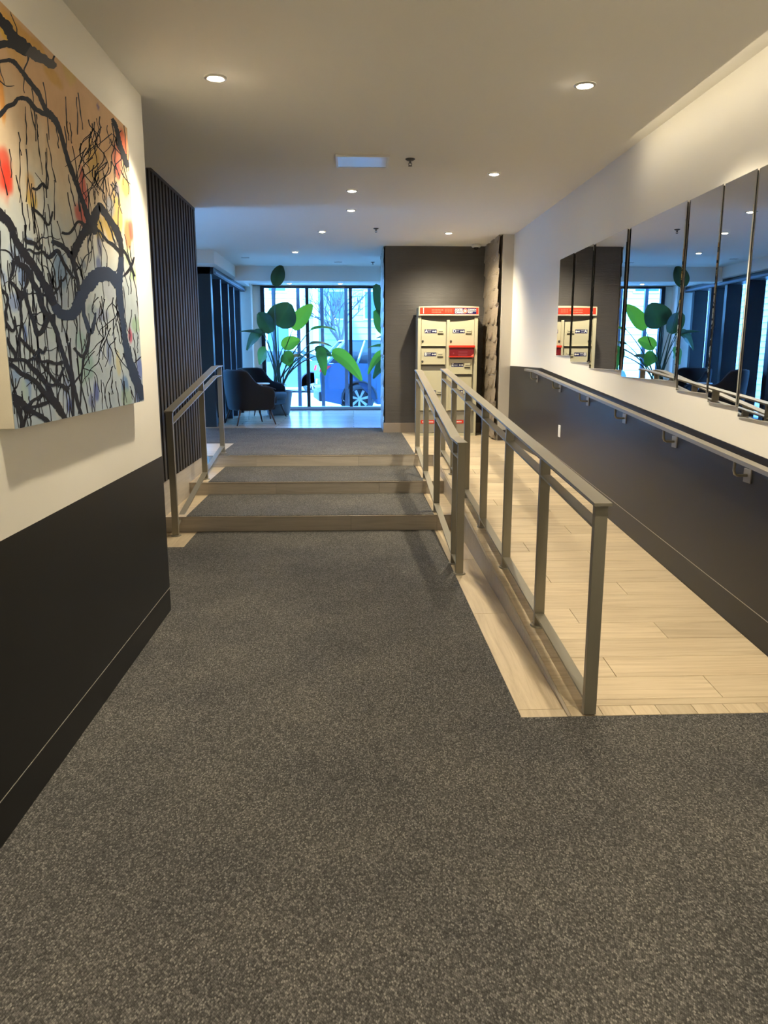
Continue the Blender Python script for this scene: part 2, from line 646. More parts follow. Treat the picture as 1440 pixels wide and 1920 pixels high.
def ramp_tile(x0, x1, y0, y1, m):
    bm = bmesh.new()
    add_hex(bm, [rpt(x0, y0, -0.010), rpt(x1, y0, -0.010), rpt(x1, y1, -0.010), rpt(x0, y1, -0.010),
                 rpt(x0, y0, 0), rpt(x1, y0, 0), rpt(x1, y1, 0), rpt(x0, y1, 0)])
    es = [e for e in bm.edges if all(v.co.z > rampz(v.co.y + RY0) - 0.002 for v in e.verts)]
    bmesh.ops.bevel(bm, geom=es, offset=0.0012, segments=1, affect='EDGES')
    return finish(bm, 'tile', m, rampo)


xs = [XRAMP + 0.012, 1.05, 1.19, 1.30, 1.46, 1.60, 1.75, 1.9, XR]
for a, b in zip(xs[:-1], xs[1:]):
    ramp_tile(a + 0.001, b - 0.001, RY0 + 0.003, 3.066, WOOD_Y)
edges = [3.068, 3.121] + [3.121 + 0.2045 * k for k in range(1, 27)]
edges = [e for e in edges if e < RY1 - 0.05] + [RY1]
for r, (a, b) in enumerate(zip(edges[:-1], edges[1:])):
    k = (r - 1) % 3
    js = [XRAMP + 0.012, 1.63, XR] if k == 0 else ([XRAMP + 0.012, 1.22, XR] if k == 1 else [XRAMP + 0.012, XR])
    for c, d in zip(js[:-1], js[1:]):
        ramp_tile(c + 0.0012, d - 0.0012, a + 0.0012, b - 0.0012, WOOD_X)

# ---- left wall (white over black panelling)
wl = struct(box('wall_left', -1.9, XL, -3.0, 4.45, 0.93, C1, PAINT), 'white wall over black panelling, left of corridor')
box('wainscot_panel', -1.9, XL + 0.001, -3.0, 4.452, 0.1425, 0.93, BLACK, wl)
box('wainscot_base', -1.9, XL + 0.001, -3.0, 4.452, -0.01, 0.1385, BLACK, wl)
box('joint_highlight', -1.9, XL + 0.0022, -3.0, 4.449, 0.139, 0.142, GROOVE, wl)
struct(box('wall_back', -1.9, 2.3, -3.2, -3.0, -0.2, 3.1, PAINT))

# ---- right wall: paint above, black panelling that follows the ramp
wr = struct(box('wall_right', XR + 0.004, 2.3, -3.0, 16.1, -0.2, 3.1, PAINT), 'white wall over black panelling, right of ramp')


def wtop(y):
    return 1.36 if y > 8.42 else 1.36 - (8.42 - y) * 0.0772 if y > 2.985 else 0.94


bm = bmesh.new()
ybase = lambda y, d: rampz(y) + d
ptsT = [(-3.0, 0.94), (2.985, wtop(2.99)), (8.42, 1.36), (10.12, 1.36)]
ptsB = [(10.12, ZU + 0.166), (RY1, ZU + 0.166), (RY0, 0.166), (-3.0, 0.166)]
add_prism(bm, ptsT + ptsB, 'X', XR, XR + 0.02)
finish(bm, 'wainscot_panel', BLACK, wr)
bm = bmesh.new()
add_prism(bm, [(-3.0, 0.162), (RY0, 0.162), (RY1, ZU + 0.162), (10.12, ZU + 0.162), (10.12, ZU - 0.02), (RY1, ZU - 0.02), (RY0, -0.02), (-3.0, -0.02)], 'X', XR, XR + 0.02)
finish(bm, 'wainscot_base', BLACK, wr)
bm = bmesh.new()
add_prism(bm, [(-3.0, 0.166), (RY0, 0.166), (RY1, ZU + 0.166), (10.12, ZU + 0.166), (10.12, ZU + 0.162), (RY1, ZU + 0.162), (RY0, 0.162), (-3.0, 0.162)], 'X', XR - 0.0012, XR + 0.02)
finish(bm, 'joint_highlight', GROOVE, wr)

# ---- ceilings
ce = struct(box('ceiling', -1.9, 1.75, -3.0, 6.05, C1, C2, CEIL), 'dropped plain ceiling over the lower corridor with recessed lamps')
ce2 = struct(box('ceiling_upper', -4.3, 2.3, -3.0, 16.2, C2, C2 + 0.15, CEIL), 'higher plain ceiling over the stairs and lobby')
box('ceiling_bulkhead', -2.02, 2.04, 13.77, 14.15, 2.742, C2, CEIL, ce2)
box('ceiling_bulkhead', -2.6, -2.0, 11.72, 16.0, 2.80, C2, CEIL, ce2)
box('window_soffit', -2.0, 2.04, 14.15, 16.1, 2.85, C2, CEIL, ce2)

# ---- slatted wall on the left of the stairs
ws = struct(box('wall_slatted', -2.3, -1.664, 4.45, 8.47, 0.0, C2, SLATB), 'dark wall of upright slats left of the stairs')
box('slat_rail', -1.664, -1.622, 4.45, 8.47, C2 - 0.03, C2 - 0.002, SLAT, ws)
box('skirting_board', -1.664, -1.633, 4.45, 8.47, -0.005, 0.425, wood_mat('oak_skirting', 'Y', 0.85, 0.42, TAUPE), ws)
slat_me = None
pitch = 0.118
n_sl = int((8.47 - 4.47) / pitch)
for i in range(n_sl + 1):
    y = 8.47 - 0.04 - i * pitch
    if slat_me is None:
        s = box('slat', -0.018, 0.024, -0.034, 0.034, 0, C2 - 0.03 - 0.428, SLAT, ws, 0.006)
        slat_me = s.data
    else:
        s = link(bpy.data.objects.new('slat', slat_me), ws)
    s.location = (-1.646, y, 0.428)

# ---- vestibule left of the lobby (closed off)
struct(box('wall_vestibule', -4.3, -4.1, 8.3, 12.4, 0.3, 3.1, PAINT))
struct(box('wall_vestibule_near', -4.2, -2.3, 8.3, 8.46, 0.0, 3.0, PAINT))

# ---- dark relief wall, pillar and column
bm = bmesh.new()
add_box(bm, 0.47, 2.1, 11.235, 12.45, ZU, C2)
col = struct(finish(bm, 'wall_alcove', PAINT), 'dark rippled feature wall behind the parcel locker')


def relief(name, u0, u1, v0, v1, nu, nv, amp, fn, m, parent, mapf):
    bm = bmesh.new()
    g = []
    for j in range(nv + 1):
        row = []
        for i in range(nu + 1):
            u = u0 + (u1 - u0) * i / nu
            v = v0 + (v1 - v0) * j / nv
            row.append(bm.verts.new(mapf(u, v, amp * fn(u, v))))
        g.append(row)
    for j in range(nv):
        for i in range(nu):
            bm.faces.new((g[j][i], g[j][i + 1], g[j + 1][i + 1], g[j + 1][i]))
    return finish(bm, name, m, parent, True)


def scallop(u, v):
    """overlapping rounded scales, each one proud at its lower tip"""
    best = 0.0
    pv, pu = 0.21, 0.36
    for r in range(-3, 2):
        rr = math.floor(v / pv) + r
        ofs = 0.5 * (rr % 2)
        for c in range(-1, 2):
            cc = math.floor(u / pu - ofs) + c
            cu = (cc + ofs + 0.5) * pu + 0.02 * math.sin(rr * 2.1 + cc)
            cv = rr * pv + 0.03 * math.sin(cc * 1.7 + rr)
            du, dv = abs(u - cu) / (pu * 0.56), (v - cv) / pv
            if 0 <= dv < 3.0 and du < 1:
                edge = 1 - math.sqrt(max(0.0, 1 - du * du))        # rounded lower rim
                d = dv - edge * 0.9
                if d >= 0:
                    best = max(best, (1.0 - d / 3.0) * (1 - 0.25 * du * du))
    return best


def dune(u, v):
    return 0.5 + 0.5 * math.sin(6.0 * v + 2.2 * math.sin(2.3 * u) + 1.3 * math.sin(4.1 * u + v))


relief('relief_panel', 0.455, 1.87, ZU + 0.14, C2, 90, 160, 0.012, dune, RELIEF_D, col, lambda u, v, h: (u, 11.225 - h, v))
relief('relief_panel', 11.215, 12.45, ZU + 0.14, C2, 60, 160, 0.03, scallop, RELIEF_L, col, lambda u, v, h: (0.46 - h, u, v))
box('skirting_board', 0.432, 1.9, 11.205, 11.235, ZU, ZU + 0.14, STONE, col, 0.002)
box('skirting_board', 0.432, 0.47, 11.236, 12.45, ZU, ZU + 0.14, STONE, col, 0.002)
pil = struct(box('wall_pillar', 1.90, XR + 0.004, 10.12, 11.25, ZU, C2, PAINT2), 'narrow grey pillar between relief panel and ramp wall')
relief('relief_panel', 10.122, 11.215, ZU + 0.02, C2, 70, 220, 0.05, scallop, RELIEF_L, pil, lambda u, v, h: (1.895 - h, u, v))
box('skirting_board', 1.90, XR, 10.108, 10.12, ZU, ZU + 0.14, mat('dark_tile', linear=(0.055, 0.045, 0.04), rough=0.5), pil)

# ---- lobby end wall and the big street window
YW = 15.9
we = struct(box('wall_end', -2.45, -1.83, YW, YW + 0.2, ZU - 0.1, 2.9, PAINT), 'pale wall left of the street window')
box('wall_return', -2.36, -1.98, 15.6, YW, ZU, 2.85, PAINT, we)
struct(box('wall_end_head', -2.45, 2.1, YW, YW + 0.2, 2.835, 3.1, PAINT))
w1 = empty('window_1', (0, YW, ZU))
struct(w1, 'tall black framed street window behind the plants')


def wbox(name, x0, x1, y0, y1, z0, z1, m, bevel=0.0):
    return box(name, x0, x1, y0, y1, z0 - ZU, z1 - ZU, m, w1, bevel)


WX0, WX1 = -1.83, 2.04
wbox('frame_head', WX0, WX1, -0.04, 0.06, 2.795, 2.835, FRAME)
wbox('frame_sill', WX0, WX1, -0.06, 0.10, ZU, ZU + 0.035, GREYFRAME)
wbox('frame_sill', WX0, WX1, -0.03, 0.10, ZU + 0.035, ZU + 0.075, mat('pale_track', linear=(0.45, 0.5, 0.55), rough=0.4))
wbox('frame_jamb', WX0, WX0 + 0.075, -0.04, 0.06, ZU + 0.035, 2.795, FRAME)
for x in (-0.91, -0.045, 0.83, 1.70):
    wbox('mullion', x - 0.032, x + 0.032, -0.04, 0.06, ZU + 0.075, 2.795, FRAME)
mx_ = [WX0 + 0.075, -0.91, -0.045, 0.83, 1.70, WX1]
for a, b in zip(mx_[:-1], mx_[1:]):
    wbox('pane', a + 0.03, b - 0.03, 0.008, 0.014, ZU + 0.075, 2.795, GLASS)
for x in (-1.62, -1.12, -0.63, -0.14, 0.34, 0.95):
    wbox('outer_post', x - 0.035, x + 0.035, 0.42, 0.50, 0.1, 2.95, GREYFRAME)

# ---- shop front along the left of the lobby
w2 = empty('window_2', (-2.3, 14.0, ZU))
struct(w2, 'black framed shopfront glazing on the left of the lobby')


def lbox(name, x0, x1, y0, y1, z0, z1, m):
    return box(name, x0 + 2.3, x1 + 2.3, y0 - 14.0, y1 - 14.0, z0 - ZU, z1 - ZU, m, w2)


lbox('header', -2.40, -2.10, 12.2, 15.6, 2.70, 2.795, FRAME)
lbox('header_trim', -2.10, -2.085, 12.3, 15.6, 2.715, 2.745, GREYFRAME)
lbox('base_rail', -2.40, -2.25, 12.3, 15.6, ZU, ZU + 0.08, FRAME)
lbox('corner_post', -2.37, -2.15, 12.2, 12.34, ZU, 2.80, FRAME)
for y in (13.11, 13.90, 14.53, 15.3):
    lbox('mullion', -2.42, -2.15, y - 0.05, y + 0.05, ZU, 2.70, FRAME)
ys_ = [12.34, 13.11, 13.90, 14.53, 15.3, 15.6]
for a, b in zip(ys_[:-1], ys_[1:]):
    lbox('pane', -2.395, -2.389, a, b, ZU + 0.08, 2.70, GLASS)
lbox('header', -4.1, -2.37, 12.2, 12.34, 2.70, 2.985, FRAME)
for x in (-2.95, -3.5, -4.07):
    lbox('mullion', x - 0.035, x + 0.035, 12.2, 12.34, ZU, 2.70, FRAME)
for a, b in ((-2.915, -2.37), (-3.465, -2.985), (-4.035, -3.535)):
    lbox('pane', a, b, 12.27, 12.276, ZU, 2.70, GLASS)

# ================================================================== RAILINGS
def plate(bm, x, y, z):
    add_cyl(bm, (x, y, z - 0.004), (x, y, z + 0.008), 0.047, 0.042, 20)


def lerp_z(prof, y):
    for (a, za), (b, zb) in zip(prof[:-1], prof[1:]):
        if a <= y <= b:
            return za + (zb - za) * (y - a) / (b - a)
    return prof[0][1] if y < prof[0][0] else prof[-1][1]


def railing(name, X, posts, top, mid, bottom, label, skirt=None):
    """posts: (y, base z); top/mid/bottom: polylines (y, z) of the rails"""
    o = empty(name, (X, posts[0][0], posts[0][1]))
    tag(o, label, 'railing')
    oy, oz = posts[0][0], posts[0][1]
    for y, zb in posts:
        bm = bmesh.new()
        add_box(bm, -0.026, 0.026, y - 0.017 - oy, y + 0.017 - oy, zb + 0.006 - oz, lerp_z(top, y) - 0.012 - oz, 0.002)
        finish(bm, 'post', RAIL, o)
        if name == 'ramp_railing' and y == posts[0][0]:
            continue
        bm = bmesh.new()
        plate(bm, 0, y - oy, zb - oz)
        finish(bm, 'base_plate', RAIL, o)
    for nm, prof, w, t in (('top_rail', top, 0.072, 0.013), ('middle_rail', mid, 0.05, 0.011)):
        bm = bmesh.new()
        for (a, za), (b, zb) in zip(prof[:-1], prof[1:]):
            add_bar(bm, (0, a - oy, za - oz), (0, b - oy, zb - oz), w, t)
        bmesh.ops.remove_doubles(bm, verts=bm.verts, dist=0.0005)
        finish(bm, nm, RAIL, o)
    for (a, za), (b, zb) in bottom:
        bm = bmesh.new()
        add_bar(bm, (0, a - oy, za - oz), (0, b - oy, zb - oz), 0.05, 0.011)
        finish(bm, 'bottom_rail', RAIL, o)
    return o


# ramp railing
rp = [3.0, 3.92, 4.845, 5.77, 6.69, 7.61, 8.50]
posts = [(y, rampz(y)) for y in rp]
topr = [(2.965, 0.922), (8.30, 1.338), (8.545, 1.352)]
midr = [(3.0, 0.822), (8.30, 1.236), (8.50, 1.248)]
botr = [((a, rampz(a) + 0.074), (b, rampz(b) + 0.074)) for a, b in zip(rp[:-1], rp[1:])]
railing('ramp_railing', 0.99, posts, topr, midr, botr, 'long bronze metal railing with seven posts along the ramp edge')

# railing between stairs and ramp
sp = [(5.17, -0.003), (5.44, -0.003), (6.70, Z1), (7.76, Z2), (8.80, ZU)]
topm = [(5.135, 0.922), (5.50, 0.922), (8.62, 1.330), (8.84, 1.336)]
midm = [(5.17, 0.818), (5.52, 0.818), (8.62, 1.226), (8.80, 1.232)]
botm = [((5.17, 0.075), (5.44, 0.075)), ((5.44, 0.075), (6.70, 0.212)), ((6.70, 0.212), (7.76, 0.342)), ((7.76, 0.342), (8.80, 0.470))]
railing('stair_railing', 0.730, sp, topm, midm, botm, 'short bronze metal railing on the right side of the carpeted steps')

# railing on the left of the stairs
lp = [(6.41, -0.003), (7.80, Z2), (8.90, ZU)]
topl = [(6.375, 1.048), (8.62, 1.378), (8.93, 1.384)]
midl = [(6.41, 0.945), (8.62, 1.272), (8.90, 1.278)]
botl = [((6.41, 0.085), (7.80, 0.338)), ((7.80, 0.338), (8.90, 0.478))]
railing('stair_railing', -1.512, lp, topl, midl, botl, 'bronze metal stair railing beside the dark slatted wall')

# wall handrail
wh = empty('wall_handrail', (XR, 3.0, 0))
tag(wh, 'flat metal handrail on brackets along the right wall above the ramp', 'handrail')


def hz(y):
    return wtop(y) - 0.018 if y > 2.985 else 0.922


bm = bmesh.new()
hp = [(-2.0, 0.922), (2.985, hz(2.99)), (8.35, hz(8.35)), (8.80, 1.345)]
for (a, za), (b, zb) in zip(hp[:-1], hp[1:]):
    add_bar(bm, (-0.078, a - 3.0, za), (-0.078, b - 3.0, zb), 0.052, 0.022)
bmesh.ops.remove_doubles(bm, verts=bm.verts, dist=0.0005)
finish(bm, 'rail', RAILW, wh)
for y in (2.0, 2.93, 3.863, 4.80, 5.733, 6.671, 7.60, 8.569):
    z = hz(y) - 0.022
    bm = bmesh.new()
    pts = [(-0.078, y - 3.0, z), (-0.078, y - 3.0, z - 0.055), (-0.072, y - 3.0, z - 0.072), (-0.058, y - 3.0, z - 0.080), (-0.004, y - 3.0, z - 0.080)]
    add_tube(bm, pts, 0.0075, 10)
    br = finish(bm, 'bracket', RAIL, wh, True)
    bm = bmesh.new()
    add_box(bm, -0.008, 0.0, y - 3.036, y - 2.964, z - 0.118, z - 0.046, 0.002)
    pl = finish(bm, 'bracket_plate', RAILW, br)

# wall plate (blank switch plate low on the black panel)
sw = empty('wall_plate', (XR, 7.555, 0.76))
tag(sw, 'small white rectangular plate on the black panel under the handrail', 'wall plate')
bm = bmesh.new()
add_box(bm, -0.007, 0.0, -0.036, 0.036, -0.058, 0.058, 0.002)
finish(bm, 'cover', WHITE, sw)
for dz in (-0.042, 0.042):
    bm = bmesh.new()
    add_cyl(bm, (-0.0085, 0, dz), (-0.006, 0, dz), 0.003, None, 8)
    finish(bm, 'screw', CHROME, sw)
bm = bmesh.new()
add_box(bm, -0.010, -0.006, -0.016, 0.016, -0.033, 0.033, 0.001)
finish(bm, 'insert', WHITE, sw)

# ================================================================== MIRRORS
mir = [(7.80, 7.288, 1.491), (7.28, 6.699, 1.435), (6.69, 5.881, 1.384), (5.872, 4.845, 1.335), (4.836, 4.392, 1.280), (4.383, 4.035, 1.232), (4.026, 3.30, 1.176)]
ml = ['narrow mirror panel farthest along the ramp wall, shortest of the row', 'second shortest wall mirror, next to the shortest at the far end',
      'third wall mirror from the far end, showing the dark feature wall', 'widest wall mirror, reflecting the large leafy plant',
      'fifth wall mirror from the far end, just right of the widest one', 'narrowest tall wall mirror, reflecting an armchair and shopfront',
      'tallest wall mirror in view at the right edge of the photo']
for i, (ya, yb, zb) in enumerate(mir):
    o = empty('wall_mirror', (XR + 0.004, (ya + yb) / 2, zb))
    tag(o, ml[i], 'mirror', 'stepped row of frameless mirrors on the ramp wall')
    o.rotation_euler = (0, 0, math.radians(-1.0))      # hung a touch out of true
    o.location.x -= 0.002
    w = (ya - yb) / 2
    h = 2.415 - zb
    bm = bmesh.new()
    add_box(bm, -0.009, 0.0, -w + 0.008, w - 0.008, 0.008, h - 0.008)
    finish(bm, 'backing_board', MIRRORB, o)
    # glass with bevelled edge
    bm = bmesh.new()
    A = [(-0.0092, -w, 0), (-0.0092, w, 0), (-0.0092, w, h), (-0.0092, -w, h)]
    e = 0.004
    B = [(-0.0135, -w + e, e), (-0.0135, w - e, e), (-0.0135, w - e, h - e), (-0.0135, -w + e, h - e)]
    va = [bm.verts.new(p) for p in A]
    vb = [bm.verts.new(p) for p in B]
    for k in range(4):
        bm.faces.new((va[k], va[(k + 1) % 4], vb[(k + 1) % 4], vb[k]))
    bm.faces.new(vb)
    bm.faces.new(va[::-1])
    finish(bm, 'mirror_glass', MIRROR, o)

# ================================================================== PAINTING
XC = -1.055
CY0, CY1, CZ0, CZ1 = 2.443, 3.952, 1.272, 2.545
pt = empty('canvas_painting', (XC, (CY0 + CY1) / 2, CZ0))
tag(pt, 'large unframed canvas of dark branches over a peach and blue watercolour', 'painting')
PO = pt.location
cream = mat('raw_canvas', linear=(0.66, 0.61, 0.50), rough=0.85, bump=(400, 0.15))
box('stretched_canvas', XL - XC + 0.002, -0.001, CY0 - PO.y, CY1 - PO.y, 0, CZ1 - CZ0, cream, pt, 0.003)


def fbm(p, o=4):
    return noise.fractal(Vector(p), 0.7, 2.0, o)


def mixc(a, b, t):
    t = max(0.0, min(1.0, t))
    return tuple(x + (y - x) * t for x, y in zip(a, b))


peach, cream_c, pale, grey_b = (222, 182, 140), (228, 214, 190), (196, 208, 214), (176, 192, 208)
blobs = [(8, 320, 15, 42, (226, 62, 42)), (15, 335, 10, 30, (232, 60, 40)), (60, 375, 11, 18, (214, 176, 70)), (58, 345, 10, 25, (216, 170, 110)),
         (158, 365, 7, 40, (214, 88, 78)), (150, 402, 9, 22, (206, 84, 76)), (230, 268, 9, 24, (228, 96, 66)), (220, 300, 8, 30, (226, 120, 96)),
         (240, 440, 6, 24, (230, 112, 60)), (246, 432, 4, 18, (216, 74, 66)), (176, 300, 12, 30, (214, 176, 96)), (186, 425, 8, 20, (206, 172, 76)),
         (204, 425, 10, 24, (206, 170, 76)), (219, 395, 9, 40, (208, 172, 84)), (236, 352, 7, 14, (216, 172, 72)), (15, 55, 24, 26, (222, 168, 76)),
         (55, 80, 36, 14, (214, 164, 78)), (100, 145, 16, 12, (212, 168, 88)), (25, 95, 22, 16, (224, 180, 110)), (130, 130, 10, 22, (214, 186, 116)),
         (30, 485, 14, 26, (150, 172, 212)), (42, 520, 8, 16, (110, 140, 204)), (28, 565, 12, 16, (130, 152, 206)), (55, 452, 8, 6, (84, 108, 170)),
         (112, 505, 14, 30, (110, 142, 182)), (6, 520, 8, 14, (150, 170, 214)), (108, 560, 16, 20, (160, 176, 200)), (156, 495, 5, 10, (120, 138, 166)),
         (186, 500, 6, 20, (78, 92, 146)), (187, 462, 4, 18, (84, 90, 130)), (47, 625, 4, 14, (66, 96, 178)), (30, 705, 8, 12, (128, 158, 204)),
         (52, 725, 6, 24, (112, 142, 200)), (46, 735, 8, 22, (178, 202, 196)), (88, 735, 8, 20, (150, 176, 202)), (130, 760, 6, 14, (66, 84, 168)),
         (125, 730, 6, 24, (140, 158, 202)), (112, 770, 10, 14, (198, 200, 200)), (100, 625, 8, 14, (176, 196, 200)), (150, 640, 12, 16, (152, 188, 186)),
         (166, 680, 12, 34, (132, 172, 166)), (152, 690, 8, 30, (160, 190, 180)), (180, 735, 6, 18, (76, 90, 168)), (172, 750, 7, 14, (120, 134, 190)),
         (190, 590, 12, 12, (140, 152, 190)), (172, 585, 10, 14, (150, 170, 180)), (235, 722, 7, 18, (88, 126, 182)), (238, 745, 10, 18, (150, 176, 158)),
         (255, 610, 7, 14, (150, 184, 150)), (250, 515, 7, 12, (168, 198, 148)), (238, 480, 6, 14, (188, 206, 160)), (244, 630, 3.5, 13, (196, 62, 92)),
         (262, 690, 5, 20, (96, 116, 196)), (258, 740, 6, 14, (104, 130, 196)), (222, 680, 5, 22, (196, 190, 150)), (205, 660, 6, 20, (120, 140, 190)),
         (184, 200, 2.5, 4, (120, 110, 150)), (219, 355, 5, 12, (140, 140, 170)), (207, 385, 8, 18, (150, 160, 178)), (8, 60, 10, 16, (236, 190, 70)),
         (3, 180, 5, 40, (232, 150, 60)), (222, 320, 5, 14, (216, 90, 80)), (205, 545, 10, 20, (176, 184, 200)), (62, 590, 8, 24, (196, 206, 208))]


BL = [(atX(x, y, XC), rx, ry, c) for x, y, rx, ry, c in blobs]
nu, nv = 150, 130
bm = bmesh.new()
g, cols = [], []
blob_yz = []
for p, rx, ry, c in BL:
    kx = 240.0 / 1.5 * (3.2 / p.y) ** 2
    kz = FPX / p.y
    blob_yz.append((p.y, p.z, rx / kx, ry / kz, c))
for j in range(nv + 1):
    row = []
    for i in range(nu + 1):
        y = CY0 + (CY1 - CY0) * i / nu
        z = CZ0 + (CZ1 - CZ0) * j / nv
        row.append(bm.verts.new((0, y - PO.y, z - PO.z)))
        t = (z - CZ0) / (CZ1 - CZ0) + 0.10 * fbm((y * 2.5, z * 2.5, 1.0)) + 0.10 * ((y - CY0) / (CY1 - CY0) - 0.5)
        if t > 0.62:
            c = mixc(cream_c, peach, (t - 0.62) / 0.22)
        elif t > 0.46:
            c = mixc(pale, cream_c, (t - 0.46) / 0.16)
        else:
            c = mixc(grey_b, pale, (t - 0.1) / 0.36)
        for by, bz, ry_, rz_, bc in blob_yz:
            dy = (y - by) / ry_
            dz = (z - bz) / rz_
            if abs(dy) > 2.2 or abs(dz) > 2.2:
                continue
            dd = math.sqrt(dy * dy + dz * dz) + 0.35 * fbm((y * 9, z * 7, by * 5), 3)
            w = max(0.0, min(1.0, (1.25 - dd) / 0.55))
            c = mixc(c, bc, 0.72 * w * w * (3 - 2 * w))
        k = 0.80 + 0.06 * fbm((y * 6, z * 6, 4.0)) + 0.03 * fbm((y * 30, z * 30, 9.0))
        cols.append(tuple(x * k for x in lin(c)))
    g.append(row)
for j in range(nv):
    for i in range(nu):
        bm.faces.new((g[j][i], g[j][i + 1], g[j + 1][i + 1], g[j + 1][i]))
me = bpy.data.meshes.new('watercolour')
bm.to_mesh(me)
bm.free()
ca = me.color_attributes.new('pigment', 'FLOAT_COLOR', 'POINT')
for i, c in enumerate(cols):
    ca.data[i].color = (*c, 1)
pm = bpy.data.materials.new('watercolour_pigment')
pm.use_nodes = True
an = N(pm.node_tree, 'ShaderNodeAttribute', attribute_name='pigment')
pb = pm.node_tree.nodes['Principled BSDF']
pb.inputs['Roughness'].default_value = 0.7
pb.inputs['Specular IOR Level'].default_value = 0.2
pm.node_tree.links.new(an.outputs['Color'], pb.inputs['Base Color'])
me.materials.append(pm)
for p in me.polygons:
    p.use_smooth = True
link(bpy.data.objects.new('watercolour', me), pt)
INK = mat('branch_ink', linear=(0.012, 0.013, 0.020), rough=0.6, spec=0.2)
INKB = mat('branch_ink_blue', linear=(0.022, 0.036, 0.075), rough=0.6, spec=0.2)
INKG = mat('branch_ink_grey', linear=(0.06, 0.055, 0.055), rough=0.6, spec=0.2)


def cat_rom(pts, n=5):
    out = []
    P = [pts[0]] + list(pts) + [pts[-1]]
    for i in range(1, len(P) - 2):
        for k in range(n):
            t = k / n
            q = []
            for d in range(len(pts[0])):
                a, b, c, e = P[i - 1][d], P[i][d], P[i + 1][d], P[i + 2][d]
                q.append(0.5 * (2 * b + (c - a) * t + (2 * a - 5 * b + 4 * c - e) * t * t + (3 * b - a - 3 * c + e) * t ** 3))
            out.append(q)
    out.append(list(pts[-1]))
    return out


def ribbon(bm, pts, lift, rough_edge=0.0, n=5, rnd=random):
    """painted stroke on the canvas: pts (photo x, y, width) read off the print, laid on the canvas plane"""
    sp_ = cat_rom(pts, n)
    L, R = [], []
    for i, (x, y, w) in enumerate(sp_):
        x0, y0 = sp_[max(i - 1, 0)][:2]
        x1, y1 = sp_[min(i + 1, len(sp_) - 1)][:2]
        dx, dy = x1 - x0, y1 - y0
        l = math.hypot(dx, dy) or 1
        nx, ny = -dy / l, dx / l
        wl_ = max(0.5, w * 0.5 * (1 + rough_edge * rnd.uniform(-1, 1)))
        wr_ = max(0.5, w * 0.5 * (1 + rough_edge * rnd.uniform(-1, 1)))
        for lst, s in ((L, wl_), (R, -wr_)):
            p = atX(x + nx * s, y + ny * s, XC)
            p.y = max(CY0 + 0.001, min(CY1 - 0.001, p.y))
            p.z = max(CZ0 + 0.001, min(CZ1 - 0.001, p.z))
            lst.append(bm.verts.new((lift, p.y - PO.y, p.z - PO.z)))
    for i in range(len(L) - 1):
        try:
            bm.faces.new((L[i], L[i + 1], R[i + 1], R[i]))
        except ValueError:
            pass


